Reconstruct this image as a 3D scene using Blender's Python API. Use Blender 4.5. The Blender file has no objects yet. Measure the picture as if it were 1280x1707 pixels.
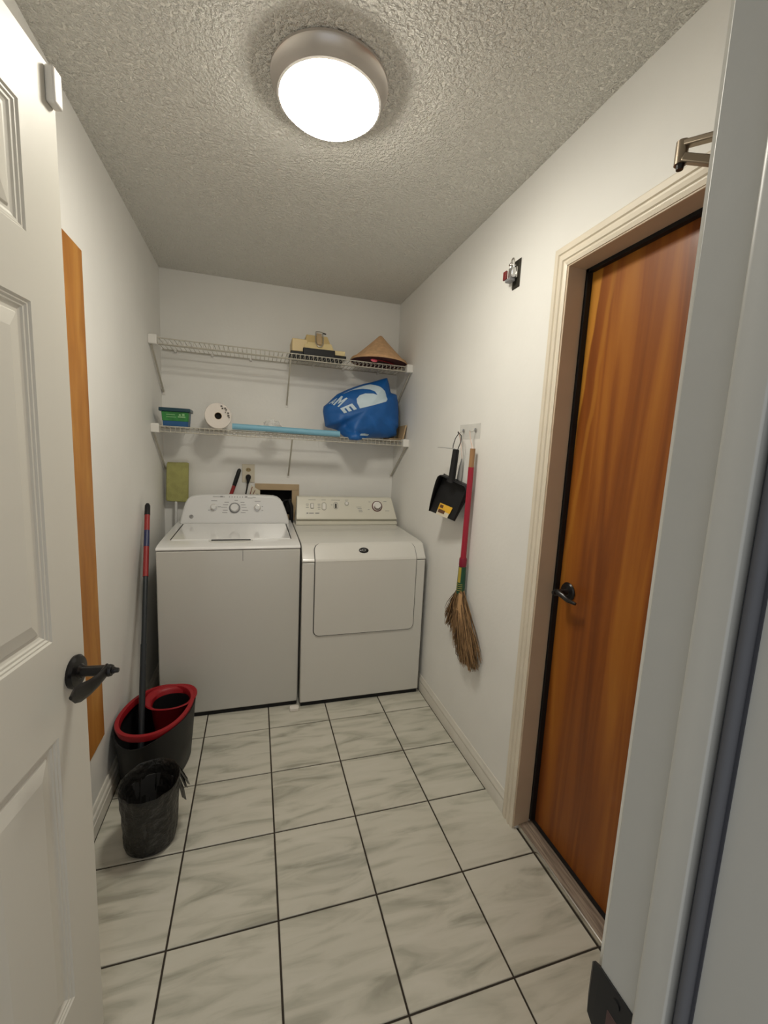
import bpy, bmesh, math, random
from mathutils import Vector, Matrix, noise
R = math.radians
SC = bpy.context.scene
COL = SC.collection
random.seed(7)

# ------------------------------------------------------------------ camera
cam_d = bpy.data.cameras.new('camera'); cam = bpy.data.objects.new('camera', cam_d); COL.objects.link(cam)
cam_d.sensor_fit = 'HORIZONTAL'; cam_d.sensor_width = 36.0
cam_d.lens = 704.97 * 36.0 / 1280.0
cam_d.clip_start = 0.02
cam.location = (0.2347, -2.0388, 1.4049)
cam.rotation_euler = (1.4335, -0.0465, -0.2910)
SC.camera = cam
# ------------------------------------------------------------------ world, exposure
w = bpy.data.worlds.new('hallway_daylight'); SC.world = w; w.use_nodes = True
w.node_tree.nodes['Background'].inputs['Color'].default_value = (0.96, 0.98, 1.0, 1)
w.node_tree.nodes['Background'].inputs['Strength'].default_value = 0.70
SC.view_settings.view_transform = 'Standard'; SC.view_settings.look = 'None'
SC.view_settings.gamma = 1; SC.view_settings.use_curve_mapping = False
SC.view_settings.exposure = 0.0
LAMP_STRENGTH = 69.0
LAMP_COLOR = (1.0, 0.95, 0.83)

# ------------------------------------------------------------------ room numbers (metres)
S = 0.3065
XL, XR, YB, H = -0.3244, 1.1971, 0.9391, 2.4402
YF = -1.778            # room face of the front wall (the camera stands in its doorway)
TW = 0.115             # wall thickness

# ------------------------------------------------------------------ materials
MATS = {}
def nodes_of(name):
    m = bpy.data.materials.new(name); m.use_nodes = True
    return m, m.node_tree.nodes, m.node_tree.links, m.node_tree.nodes['Principled BSDF']
def mat(name, col, rough=0.5, metal=0.0, coat=0.0, bump=None, var=None, spec=0.5, trans=0.0, alpha=1.0, emis=None):
    """bump = (noise scale, strength, distance); var = (noise scale, amount, stretch xyz)"""
    m, n, l, b = nodes_of(name)
    b.inputs['Base Color'].default_value = (*col, 1); b.inputs['Roughness'].default_value = rough
    b.inputs['Metallic'].default_value = metal; b.inputs['Coat Weight'].default_value = coat
    b.inputs['Specular IOR Level'].default_value = spec
    b.inputs['Transmission Weight'].default_value = trans; b.inputs['Alpha'].default_value = alpha
    if emis:
        b.inputs['Emission Color'].default_value = (*emis[0], 1); b.inputs['Emission Strength'].default_value = emis[1]
    tc = n.new('ShaderNodeTexCoord')
    if var:
        mp = n.new('ShaderNodeMapping'); mp.inputs['Scale'].default_value = var[2] if len(var) > 2 else (1, 1, 1)
        nz = n.new('ShaderNodeTexNoise'); nz.inputs['Scale'].default_value = var[0]; nz.inputs['Detail'].default_value = 5
        rp = n.new('ShaderNodeValToRGB'); a = var[1]
        rp.color_ramp.elements[0].position = 0.3; rp.color_ramp.elements[1].position = 0.7
        rp.color_ramp.elements[0].color = (*[c * (1 - a) for c in col], 1)
        rp.color_ramp.elements[1].color = (*[min(1, c * (1 + a)) for c in col], 1)
        l.new(tc.outputs['Object'], mp.inputs['Vector']); l.new(mp.outputs['Vector'], nz.inputs['Vector'])
        l.new(nz.outputs['Fac'], rp.inputs['Fac']); l.new(rp.outputs['Color'], b.inputs['Base Color'])
    if bump:
        nz = n.new('ShaderNodeTexNoise'); nz.inputs['Scale'].default_value = bump[0]; nz.inputs['Detail'].default_value = 4
        bp = n.new('ShaderNodeBump'); bp.inputs['Strength'].default_value = bump[1]; bp.inputs['Distance'].default_value = bump[2]
        l.new(tc.outputs['Object'], nz.inputs['Vector']); l.new(nz.outputs['Fac'], bp.inputs['Height']); l.new(bp.outputs['Normal'], b.inputs['Normal'])
    MATS[name] = m
    return m
def ramp_mat(name, stops, scale, stretch, detail=6, rough=0.4, coat=0.0, distort=0.0, bump=0.0, rnd=False, bumpdist=0.002):
    m, n, l, b = nodes_of(name)
    tc = n.new('ShaderNodeTexCoord'); mp = n.new('ShaderNodeMapping'); mp.inputs['Scale'].default_value = stretch
    nz = n.new('ShaderNodeTexNoise'); nz.inputs['Scale'].default_value = scale; nz.inputs['Detail'].default_value = detail
    nz.inputs['Distortion'].default_value = distort
    if rnd:
        oi = n.new('ShaderNodeObjectInfo'); cb = n.new('ShaderNodeVectorMath'); cb.operation = 'SCALE'
        cb.inputs[0].default_value = (13.1, 7.7, 5.3); l.new(oi.outputs['Random'], cb.inputs['Scale'])
        ad = n.new('ShaderNodeVectorMath'); ad.operation = 'ADD'
        l.new(tc.outputs['Object'], ad.inputs[0]); l.new(cb.outputs['Vector'], ad.inputs[1]); l.new(ad.outputs['Vector'], mp.inputs['Vector'])
    else:
        l.new(tc.outputs['Object'], mp.inputs['Vector'])
    l.new(mp.outputs['Vector'], nz.inputs['Vector'])
    rp = n.new('ShaderNodeValToRGB'); cr = rp.color_ramp
    while len(cr.elements) < len(stops): cr.elements.new(0.5)
    for e, (p, c) in zip(cr.elements, stops): e.position = p; e.color = (*c, 1)
    l.new(nz.outputs['Fac'], rp.inputs['Fac']); l.new(rp.outputs['Color'], b.inputs['Base Color'])
    b.inputs['Roughness'].default_value = rough; b.inputs['Coat Weight'].default_value = coat; b.inputs['Coat Roughness'].default_value = 0.15
    if bump:
        bp = n.new('ShaderNodeBump'); bp.inputs['Strength'].default_value = bump; bp.inputs['Distance'].default_value = bumpdist
        l.new(nz.outputs['Fac'], bp.inputs['Height']); l.new(bp.outputs['Normal'], b.inputs['Normal'])
    MATS[name] = m
    return m

WALL = mat('wall_paint', (0.83, 0.82, 0.785), 0.62, bump=(55, 0.25, 0.002), var=(2.2, 0.035))
def ceiling_mat():
    m, n, l, b = nodes_of('textured_ceiling')
    b.inputs['Base Color'].default_value = (0.92, 0.90, 0.835, 1); b.inputs['Roughness'].default_value = 0.75
    tc = n.new('ShaderNodeTexCoord')
    nz = n.new('ShaderNodeTexNoise'); nz.inputs['Scale'].default_value = 90; nz.inputs['Detail'].default_value = 2; nz.inputs['Roughness'].default_value = 0.6
    nz2 = n.new('ShaderNodeTexVoronoi'); nz2.inputs['Scale'].default_value = 90
    rp = n.new('ShaderNodeValToRGB'); rp.color_ramp.elements[0].position = 0.40; rp.color_ramp.elements[1].position = 0.68
    mx = n.new('ShaderNodeMath'); mx.operation = 'SUBTRACT'
    ms = n.new('ShaderNodeMath'); ms.operation = 'MULTIPLY'; ms.inputs[1].default_value = 0.2
    bp = n.new('ShaderNodeBump'); bp.inputs['Strength'].default_value = 1.0; bp.inputs['Distance'].default_value = 0.0085
    l.new(tc.outputs['Object'], nz.inputs['Vector']); l.new(tc.outputs['Object'], nz2.inputs['Vector'])
    l.new(nz.outputs['Fac'], rp.inputs['Fac']); l.new(rp.outputs['Color'], mx.inputs[0])
    l.new(nz2.outputs['Distance'], ms.inputs[0]); l.new(ms.outputs[0], mx.inputs[1])
    l.new(mx.outputs[0], bp.inputs['Height']); l.new(bp.outputs['Normal'], b.inputs['Normal'])
    return m
CEIL = ceiling_mat()
TILE = ramp_mat('marbled_tile', [(0.30, (0.36, 0.35, 0.29)), (0.42, (0.50, 0.485, 0.41)), (0.52, (0.585, 0.565, 0.485)), (0.72, (0.63, 0.605, 0.53))],
                6.5, (0.6, 2.9, 1), detail=10, rough=0.16, distort=0.75, rnd=True)
GROUT = mat('dark_grout', (0.035, 0.026, 0.018), 0.85)
DOORW = mat('white_door_paint', (0.70, 0.68, 0.61), 0.42, bump=(30, 0.12, 0.002))
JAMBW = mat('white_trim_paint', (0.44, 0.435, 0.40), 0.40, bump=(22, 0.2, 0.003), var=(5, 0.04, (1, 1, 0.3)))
CREAM = mat('cream_trim_paint', (0.74, 0.67, 0.55), 0.40, var=(6, 0.05))
LINING = mat('shaded_cream_lining', (0.56, 0.44, 0.32), 0.45, var=(6, 0.05))  # cream trim with the shade of the recess put into its colour
BASEP = mat('baseboard_paint', (0.68, 0.65, 0.58), 0.45, var=(8, 0.06))
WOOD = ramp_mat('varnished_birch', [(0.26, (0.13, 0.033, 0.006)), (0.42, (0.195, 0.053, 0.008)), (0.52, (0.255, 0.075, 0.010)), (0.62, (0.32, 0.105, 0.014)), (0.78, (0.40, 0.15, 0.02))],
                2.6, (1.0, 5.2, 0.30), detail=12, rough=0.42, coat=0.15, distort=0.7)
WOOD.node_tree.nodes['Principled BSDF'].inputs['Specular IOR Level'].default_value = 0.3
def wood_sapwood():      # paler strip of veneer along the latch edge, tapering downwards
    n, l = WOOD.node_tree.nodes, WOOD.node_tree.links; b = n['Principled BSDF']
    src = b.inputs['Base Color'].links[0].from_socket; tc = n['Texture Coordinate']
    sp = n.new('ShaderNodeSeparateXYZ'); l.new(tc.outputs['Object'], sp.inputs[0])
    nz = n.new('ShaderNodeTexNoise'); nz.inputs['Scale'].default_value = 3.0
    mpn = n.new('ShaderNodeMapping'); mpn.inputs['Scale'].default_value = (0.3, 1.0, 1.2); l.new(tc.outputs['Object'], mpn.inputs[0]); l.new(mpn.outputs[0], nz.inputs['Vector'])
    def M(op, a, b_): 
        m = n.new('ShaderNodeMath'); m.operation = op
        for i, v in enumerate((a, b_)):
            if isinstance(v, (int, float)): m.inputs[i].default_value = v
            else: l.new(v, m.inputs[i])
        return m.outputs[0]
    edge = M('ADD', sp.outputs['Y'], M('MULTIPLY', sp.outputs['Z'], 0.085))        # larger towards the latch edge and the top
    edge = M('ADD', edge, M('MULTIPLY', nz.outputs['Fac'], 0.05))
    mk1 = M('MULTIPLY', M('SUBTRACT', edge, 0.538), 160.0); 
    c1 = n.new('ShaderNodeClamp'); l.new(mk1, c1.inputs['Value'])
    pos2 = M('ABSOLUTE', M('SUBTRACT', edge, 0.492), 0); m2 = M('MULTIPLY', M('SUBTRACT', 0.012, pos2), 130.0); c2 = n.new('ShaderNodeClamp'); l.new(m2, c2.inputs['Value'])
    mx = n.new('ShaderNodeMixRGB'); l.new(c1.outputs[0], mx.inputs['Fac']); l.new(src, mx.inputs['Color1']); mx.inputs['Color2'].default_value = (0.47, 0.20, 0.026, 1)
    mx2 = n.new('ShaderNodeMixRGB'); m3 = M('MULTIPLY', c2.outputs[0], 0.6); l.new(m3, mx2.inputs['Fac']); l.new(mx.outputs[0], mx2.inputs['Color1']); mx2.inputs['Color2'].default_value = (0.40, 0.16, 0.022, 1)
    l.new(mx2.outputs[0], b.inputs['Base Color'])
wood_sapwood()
STRIPW = ramp_mat('pale_plywood', [(0.3, (0.36, 0.135, 0.020)), (0.5, (0.46, 0.19, 0.032)), (0.75, (0.58, 0.28, 0.06))], 5, (1, 3, 0.6), rough=0.5, distort=0.4)
SILLW = ramp_mat('worn_sill_wood', [(0.3, (0.10, 0.07, 0.05)), (0.5, (0.24, 0.18, 0.135)), (0.7, (0.36, 0.29, 0.22))], 10, (14, 0.8, 1), rough=0.6, bump=0.3)
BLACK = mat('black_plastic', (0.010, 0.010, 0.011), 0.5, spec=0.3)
BLACKM = mat('black_metal', (0.012, 0.011, 0.011), 0.28, metal=0.3)
SLATE = mat('slate_stop_shade', (0.085, 0.087, 0.098), 0.6)  # slate tone that paints the shade beside the door stop
SHADEB = mat('dark_stop_shade', (0.045, 0.046, 0.055), 0.7)  # darker tone for the same painted shade by the stop
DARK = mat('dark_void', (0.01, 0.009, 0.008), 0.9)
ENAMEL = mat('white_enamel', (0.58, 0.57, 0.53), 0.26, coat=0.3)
ENAMELP = mat('lit_top_enamel', (0.78, 0.775, 0.765), 0.16, coat=0.4)  # washer enamel made paler, the light on its top put into the colour
CONSW = mat('cool_white_plastic', (0.72, 0.72, 0.715), 0.28)
CONSC = mat('ivory_plastic', (0.68, 0.655, 0.56), 0.34)
DRYE = mat('dryer_enamel', (0.66, 0.645, 0.60), 0.26, coat=0.3)
GREY = mat('grey_print', (0.22, 0.22, 0.23), 0.5)
GAPD = mat('dark_gap', (0.045, 0.042, 0.038), 0.6)
GREYL = mat('light_grey_print', (0.27, 0.27, 0.27), 0.5)
CHROME = mat('chrome', (0.62, 0.60, 0.57), 0.22, metal=1.0)
NICKEL = mat('brushed_nickel', (0.62, 0.58, 0.55), 0.32, metal=0.75)
PEWTER = mat('bronze_closer_metal', (0.30, 0.25, 0.19), 0.34, metal=0.8)
MAROON = mat('maroon_ring', (0.10, 0.02, 0.02), 0.3)
WIRE = mat('white_wire_coating', (0.50, 0.47, 0.40), 0.35)
CAPW = mat('white_cap_plastic', (0.80, 0.78, 0.74), 0.4)
BEIGE = mat('beige_case_plastic', (0.62, 0.47, 0.22), 0.4)
BEIGEL = mat('pale_beige_case_plastic', (0.74, 0.60, 0.32), 0.4)
STRAW = mat('woven_straw', (0.60, 0.37, 0.20), 0.7, var=(40, 0.12), bump=(180, 0.4, 0.001))
PINK = mat('pink_ribbon', (0.75, 0.12, 0.17), 0.5)
REDD = mat('dark_red_lining', (0.07, 0.010, 0.008), 0.8)
TUBG = mat('green_label', (0.03, 0.20, 0.045), 0.35, var=(30, 0.3))
TUBB = mat('blue_tub_plastic', (0.02, 0.10, 0.26), 0.3)
TUBL = mat('dark_teal_lid', (0.01, 0.05, 0.075), 0.3)
LEAFG = mat('pale_green_print', (0.28, 0.52, 0.25), 0.4)
PAPER = mat('white_tissue_paper', (0.78, 0.72, 0.66), 0.85, bump=(60, 0.3, 0.002))
INK = mat('dark_print', (0.05, 0.045, 0.04), 0.6)
CYAN = mat('light_blue_foam', (0.20, 0.44, 0.58), 0.5)
CLEAR = mat('clear_crinkled_plastic', (0.85, 0.85, 0.83), 0.12, alpha=0.45, bump=(60, 0.8, 0.004))
BAGB = mat('blue_bag_fabric', (0.006, 0.105, 0.37), 0.5, bump=(14, 0.5, 0.008), var=(5, 0.12))
BAGW = mat('white_bag_print', (0.56, 0.68, 0.76), 0.5)
TRAYW = mat('tan_wood', (0.46, 0.33, 0.19), 0.55, var=(10, 0.1))
OLIVE = mat('olive_green_cloth', (0.10, 0.20, 0.06), 0.8)
DUSTG = mat('lime_green_microfibre', (0.37, 0.36, 0.13), 0.9, bump=(150, 0.8, 0.003), var=(25, 0.12))
DUSTE = mat('yellow_green_edge', (0.42, 0.36, 0.08), 0.9)
POLEW = mat('white_metal_pole', (0.75, 0.75, 0.73), 0.3)
REDP = mat('red_plastic', (0.30, 0.010, 0.016), 0.4, spec=0.3)
REDG = mat('red_grip', (0.30, 0.022, 0.022), 0.5)
BLUEL = mat('navy_label', (0.018, 0.025, 0.09), 0.4)
STEELB = mat('blue_grey_tube', (0.022, 0.027, 0.032), 0.4, metal=0.3)
BUCKD = mat('charcoal_bucket_plastic', (0.014, 0.0145, 0.015), 0.5, spec=0.3, bump=(120, 0.1, 0.001))
BAGK = mat('grey_black_bin_liner', (0.018, 0.0175, 0.016), 0.36, spec=0.4, bump=(26, 1.0, 0.014))
BINP = mat('dark_grey_bin_plastic', (0.05, 0.05, 0.05), 0.5)
TANF = mat('tan_box_frame', (0.50, 0.37, 0.22), 0.5, var=(9, 0.08))
IVORY = mat('ivory_plate', (0.66, 0.60, 0.47), 0.4)
BRASS = mat('brass_socket', (0.35, 0.26, 0.12), 0.4)
BAMB = mat('bamboo_cane', (0.33, 0.18, 0.08), 0.5, var=(30, 0.15, (1, 1, 0.2)))
WRAP = mat('crimson_wrap', (0.36, 0.012, 0.035), 0.4)
PINKW = mat('magenta_wrap', (0.24, 0.006, 0.03), 0.45)
YELW = mat('yellow_tape', (0.45, 0.34, 0.05), 0.45)
GRNW = mat('dark_green_tape', (0.012, 0.075, 0.035), 0.45)
STRAWB = mat('broom_grass', (0.31, 0.18, 0.08), 0.7, var=(60, 0.35, (1, 1, 0.1)))
STRAWD = mat('dark_broom_grass', (0.10, 0.055, 0.022), 0.8)
STRAWT = mat('pale_grass_stalk', (0.50, 0.30, 0.14), 0.6)
STRING = mat('pinkish_string', (0.72, 0.55, 0.48), 0.7)
PLASTC = mat('clear_hook_plate', (0.80, 0.80, 0.77), 0.3, alpha=0.2)
STKY = mat('yellow_sticker', (0.80, 0.46, 0.04), 0.4)
STKO = mat('dark_sticker_print', (0.12, 0.05, 0.02), 0.4)
STKW = mat('white_sticker', (0.72, 0.66, 0.52), 0.4)
GREYP = mat('grey_plastic_handle', (0.46, 0.46, 0.45), 0.35)
SILVER = mat('silver_lock_body', (0.60, 0.60, 0.60), 0.25, metal=0.9)
REDL = mat('dark_red_tag', (0.20, 0.02, 0.02), 0.4)
REDDISH = mat('strike_hole_wood', (0.07, 0.035, 0.03), 0.7)
PUCK = mat('white_sensor_plastic', (0.80, 0.76, 0.70), 0.4)
GLOW = mat('lit_diffuser', (0.95, 0.95, 0.92), 0.4, emis=(LAMP_COLOR, LAMP_STRENGTH))

# ------------------------------------------------------------------ mesh helpers
ORG = {}
class MB:
    def __init__(self): self.v = []; self.f = []
    def add(self, vs, fs):
        o = len(self.v); self.v += [tuple(p) for p in vs]; self.f += [tuple(i + o for i in q) for q in fs]; return self
    def box(self, x0, x1, y0, y1, z0, z1):
        vs = [(x, y, z) for x in (x0, x1) for y in (y0, y1) for z in (z0, z1)]
        return self.add(vs, [(0, 1, 3, 2), (4, 6, 7, 5), (0, 4, 5, 1), (2, 3, 7, 6), (0, 2, 6, 4), (1, 5, 7, 3)])
    def hexa(self, a, b):          # two quads (4 points each), bottom a, top b
        return self.add(list(a) + list(b), [(3, 2, 1, 0), (4, 5, 6, 7), (0, 1, 5, 4), (1, 2, 6, 5), (2, 3, 7, 6), (3, 0, 4, 7)])
    def prism(self, poly, ax, a0, a1):   # poly: 2d points in the two other axes (ordered), extruded on ax
        n = len(poly)
        def P(p, a): return {0: (a, p[0], p[1]), 1: (p[0], a, p[1]), 2: (p[0], p[1], a)}[ax]
        vs = [P(p, a0) for p in poly] + [P(p, a1) for p in poly]
        fs = [tuple(range(n))[::-1], tuple(range(n, 2 * n))] + [(i, (i + 1) % n, n + (i + 1) % n, n + i) for i in range(n)]
        return self.add(vs, fs)
    def tube(self, pts, r, n=8, caps=True, closed=False):
        pts = [Vector(p) for p in pts]; m = len(pts); rs = r if isinstance(r, (list, tuple)) else [r] * m
        rings = []; up = None
        for i, p in enumerate(pts):
            if closed: t = pts[(i + 1) % m] - pts[i - 1]
            else: t = pts[min(i + 1, m - 1)] - pts[max(i - 1, 0)]
            t.normalize()
            if up is None: up = Vector((0, 0, 1)) if abs(t.z) < 0.9 else Vector((1, 0, 0))
            s = t.cross(up)
            if s.length < 1e-4: s = t.cross(Vector((0, 1, 0.1)))
            s.normalize(); up = s.cross(t).normalized()
            rings.append([p + (s * math.cos(a) + up * math.sin(a)) * rs[i] for a in (2 * math.pi * k / n for k in range(n))])
        vs = [q for rg in rings for q in rg]; fs = []
        for i in range(m if closed else m - 1):
            j = (i + 1) % m
            for k in range(n): fs.append((i * n + k, i * n + (k + 1) % n, j * n + (k + 1) % n, j * n + k))
        if caps and not closed: fs += [tuple(range(n))[::-1], tuple((m - 1) * n + k for k in range(n))]
        return self.add(vs, fs)
    def lathe(self, prof, c, n=40, axis=(0, 0, 1), sx=1.0, sy=1.0, jit=None):
        ax = Vector(axis).normalized(); q = ax.to_track_quat('Z', 'Y'); c = Vector(c); vs = []; fs = []
        for i, (r, z) in enumerate(prof):
            for k in range(n):
                a = 2 * math.pi * k / n; rr = r; zz = z
                if jit: rr, zz = jit(r, z, a, i)
                vs.append(c + q @ Vector((rr * math.cos(a) * sx, rr * math.sin(a) * sy, zz)))
        m = len(prof)
        for i in range(m - 1):
            for k in range(n): fs.append((i * n + k, i * n + (k + 1) % n, (i + 1) * n + (k + 1) % n, (i + 1) * n + k))
        cl_ = tuple(prof[0]) == tuple(prof[-1])
        if prof[0][0] > 1e-5 and not cl_: fs.append(tuple(range(n))[::-1])
        if prof[-1][0] > 1e-5 and not cl_: fs.append(tuple((m - 1) * n + k for k in range(n)))
        return self.add(vs, fs)
    def build(self, name, m, parent=None, bevel=0.0, seg=2, sharp=35, loc=None, shift=True):
        me = bpy.data.meshes.new(name)
        if parent is not None: org = ORG[parent.name]
        elif loc is not None: org = Vector(loc)
        else:
            xs, ys, zs = zip(*self.v); org = Vector(((min(xs) + max(xs)) / 2, (min(ys) + max(ys)) / 2, min(zs)))
        me.from_pydata([(p[0] - org.x, p[1] - org.y, p[2] - org.z) for p in self.v], [], self.f)
        bm = bmesh.new(); bm.from_mesh(me); bmesh.ops.remove_doubles(bm, verts=bm.verts, dist=1e-6)
        bmesh.ops.recalc_face_normals(bm, faces=bm.faces)
        for e in bm.edges:
            if len(e.link_faces) == 2 and e.calc_face_angle(0) > R(sharp): e.smooth = False
        for f in bm.faces: f.smooth = True
        bm.to_mesh(me); bm.free(); me.materials.append(m)
        o = bpy.data.objects.new(name, me); COL.objects.link(o)
        if parent is not None: o.parent = parent; ORG[o.name] = org.copy()
        else: o.location = org; ORG[o.name] = org.copy()
        if bevel:
            b = o.modifiers.new('bevel', 'BEVEL'); b.width = bevel; b.segments = seg; b.limit_method = 'ANGLE'; b.angle_limit = R(30)
        return o
def tag(o, label=None, cat=None, group=None, kind=None):
    if label: o['label'] = label
    if cat: o['category'] = cat
    if group: o['group'] = group
    if kind: o['kind'] = kind
    return o
def thing(name, loc, label, cat, group=None, kind=None):
    o = bpy.data.objects.new(name, None); COL.objects.link(o); o.location = loc; o.empty_display_size = 0.05
    ORG[o.name] = Vector(loc); return tag(o, label, cat, group, kind)
def B(name, m, parent, x0, x1, y0, y1, z0, z1, bevel=0.0, **k):
    return MB().box(x0, x1, y0, y1, z0, z1).build(name, m, parent, bevel, **k)

# ================================================================== STRUCTURE
YE = -3.0
fl = tag(B('floor', GROUT, None, XL - 0.05, 1.22, YE, YB + 0.05, -0.05, -0.004), 'floor of marbled grey tiles with dark grout lines', 'floor', kind='structure')
tile_cache = {}
def tile(x0, x1, y0, y1):
    g = 0.0028; key = (round(x1 - x0, 4), round(y1 - y0, 4)); c = Vector(((x0 + x1) / 2, (y0 + y1) / 2, 0)); hx, hy = (x1 - x0) / 2 - g, (y1 - y0) / 2 - g
    if key not in tile_cache:
        a = [(-hx, -hy, -0.008), (hx, -hy, -0.008), (hx, hy, -0.008), (-hx, hy, -0.008)]
        b = [(-hx, -hy, -0.0015), (hx, -hy, -0.0015), (hx, hy, -0.0015), (-hx, hy, -0.0015)]; e = 0.0015
        t = [(-hx + e, -hy + e, 0), (hx - e, -hy + e, 0), (hx - e, hy - e, 0), (-hx + e, hy - e, 0)]
        me = bpy.data.meshes.new('tile'); me.from_pydata(a + b + t, [], [(3, 2, 1, 0), (8, 9, 10, 11)] + [(i + k, (i + 1) % 4 + k, (i + 1) % 4 + k + 4, i + k + 4) for k in (0, 4) for i in range(4)])
        me.materials.append(TILE); tile_cache[key] = me
    o = bpy.data.objects.new('tile', tile_cache[key]); COL.objects.link(o); o.parent = fl; o.location = c - ORG['floor']
rows = [YB] + [k * S for k in range(3, -10, -1)] + [YE]
for j in range(len(rows) - 1):
    y1, y0 = rows[j], rows[j + 1]
    for k in range(-2, 4):
        x0, x1 = max(k * S, XL), (k + 1) * S
        if k == 3: x1 = 1.1855 if y1 > -0.60 else 1.2045
        if x1 - x0 < 0.015: continue
        if k == 3 and y1 > -0.75 > y0:
            tile(x0, x1, y0, y1); continue
        tile(x0, x1, y0, y1)

tag(B('ceiling', CEIL, None, XL - TW, XR + TW, YF - TW, YB + TW, H, H + 0.08), 'off-white knockdown textured ceiling', 'ceiling', kind='structure')
tag(B('wall_left', WALL, None, XL - TW, XL, YF, YB, -0.02, H), 'white painted wall on the left, behind the bucket', 'wall', kind='structure')
# back wall with a hole for the laundry box
hx0, hx1, hz0, hz1 = 0.262, 0.474, 0.955, 1.124
wb = MB()
wb.box(XL - TW, hx0, YB, YB + TW, -0.02, H); wb.box(hx1, XR + TW, YB, YB + TW, -0.02, H)
wb.box(hx0, hx1, YB, YB + TW, -0.02, hz0); wb.box(hx0, hx1, YB, YB + TW, hz1, H)
tag(wb.build('wall_back', WALL), 'white painted back wall behind the shelves and machines', 'wall', kind='structure')
# right wall with door opening
OY0, OY1, OZ = -1.635, -0.815, 2.027
wr = MB()
wr.box(XR, XR + TW, OY1, YB, -0.02, H); wr.box(XR, XR + TW, YF, OY0, -0.02, H); wr.box(XR, XR + TW, OY0, OY1, OZ, H)
tag(wr.build('wall_right', WALL), 'white painted wall on the right, around the wooden door', 'wall', kind='structure')
# front wall, with the doorway the photograph is taken from
JX0, JX1, JZ = -0.212, 0.552, 2.055
wf = MB()
wf.box(XL - TW, JX0 - 0.02, YF - TW, YF, -0.02, H); wf.box(JX1 + 0.02, XR + TW, YF - TW, YF, -0.02, H); wf.box(JX0 - 0.02, JX1 + 0.02, YF - TW, YF, JZ + 0.02, H)
tag(wf.build('wall_front', WALL), 'front wall around the open doorway', 'wall', kind='structure')

# baseboards
bp = [(0, 0), (0.0125, 0), (0.0125, 0.050), (0.0105, 0.053), (0.0105, 0.060), (0.012, 0.063), (0.0105, 0.072), (0.007, 0.076), (0.0055, 0.084), (0.003, 0.089), (0, 0.090)]
m_ = MB(); m_.prism([(XR - a, z) for a, z in bp], 1, -0.745, YB)
tag(m_.build('baseboard_right', BASEP), 'off-white moulded baseboard along the right wall', 'baseboard', kind='structure')
m_ = MB(); m_.prism([(XL + a * 1.5, z) for a, z in bp], 1, YF, YB)
tag(m_.build('baseboard_left', BASEP), 'off-white moulded baseboard along the left wall', 'baseboard', kind='structure')
m_ = MB(); m_.prism([(YB - a, z) for a, z in bp], 0, XL + 0.02, XR - 0.0135)
tag(m_.build('baseboard_back', BASEP), 'baseboard behind the machines', 'baseboard', kind='structure')

# ------------------------------------------------------------------ wooden door on the right: casing, lining, sill, leaf
t1 = thing('trim_1', (XR, -1.22, 0), 'cream moulded frame around the wooden door', 'door frame', kind='structure')
prof = [(0, 0), (0, 0.010), (0.004, 0.0125), (0.011, 0.0125), (0.013, 0.0165), (0.024, 0.0165), (0.027, 0.012), (0.033, 0.012), (0.036, 0.0165), (0.050, 0.0185), (0.053, 0.014), (0.057, 0.014), (0.060, 0.0165), (0.070, 0.0135), (0.070, 0)]
CY0, CY1, CZ = -1.705, -0.743, 2.098
def casing(a, b, name):
    vs = [];
    for (wd, t) in prof: vs.append(a(wd, t))
    for (wd, t) in prof: vs.append(b(wd, t))
    n = len(prof)
    MB().add(vs, [tuple(range(n))[::-1], tuple(range(n, 2 * n))] + [(i, (i + 1) % n, n + (i + 1) % n, n + i) for i in range(n)]).build(name, CREAM, t1, sharp=20)
casing(lambda wd, t: (XR - t, CY1 - wd, 0.0), lambda wd, t: (XR - t, CY1 - wd, CZ - wd), 'side_casing')
casing(lambda wd, t: (XR - t, CY0 + wd, 0.0), lambda wd, t: (XR - t, CY0 + wd, CZ - wd), 'side_casing')
casing(lambda wd, t: (XR - t, CY1 - wd, CZ - wd), lambda wd, t: (XR - t, CY0 + wd, CZ - wd), 'head_casing')
B('side_lining', LINING, t1, XR - 0.011, 1.254, OY1 - 0.004, OY1 + 0.012, 0.012, OZ, 0.0015)
B('side_lining', LINING, t1, XR - 0.011, 1.254, OY0 - 0.012, OY0 + 0.004, 0.012, OZ, 0.0015)
B('head_lining', LINING, t1, XR - 0.011, 1.254, OY0, OY1, OZ - 0.004, OZ + 0.012, 0.0015)
ws = MB(); ws.box(1.2545, 1.2725, OY1 - 0.014, OY1 + 0.012, 0.03, OZ); ws.box(1.2545, 1.2725, OY0 - 0.012, OY0 + 0.014, 0.03, OZ); ws.box(1.2545, 1.2725, OY0, OY1, OZ - 0.014, OZ + 0.01)
ws.build('door_seal', BLACK, t1)
sl = thing('door_sill', (1.235, -1.22, 0), 'worn brown wooden sill with a metal front edge under the wooden door', 'door sill', kind='structure')
MB().prism([(1.214, -0.01), (1.30, -0.01), (1.30, 0.022), (1.268, 0.024), (1.219, 0.017), (1.214, 0.014)], 1, OY0 + 0.004, OY1 - 0.004).build('sill_board', SILLW, sl)
MB().prism([(1.2065, -0.01), (1.2145, -0.01), (1.2145, 0.016), (1.2125, 0.0175), (1.209, 0.016), (1.2065, 0.008)], 1, OY0 + 0.004, OY1 - 0.004).build('metal_edge', CHROME, sl)
d2 = thing('door_2', (1.29, -1.22, 0.024), 'closed varnished orange-brown wooden door with a dark knob', 'door', kind='structure')
B('door_leaf', WOOD, d2, 1.273, 1.312, OY0 + 0.002, OY1 - 0.002, 0.026, OZ - 0.004, 0.002)
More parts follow.
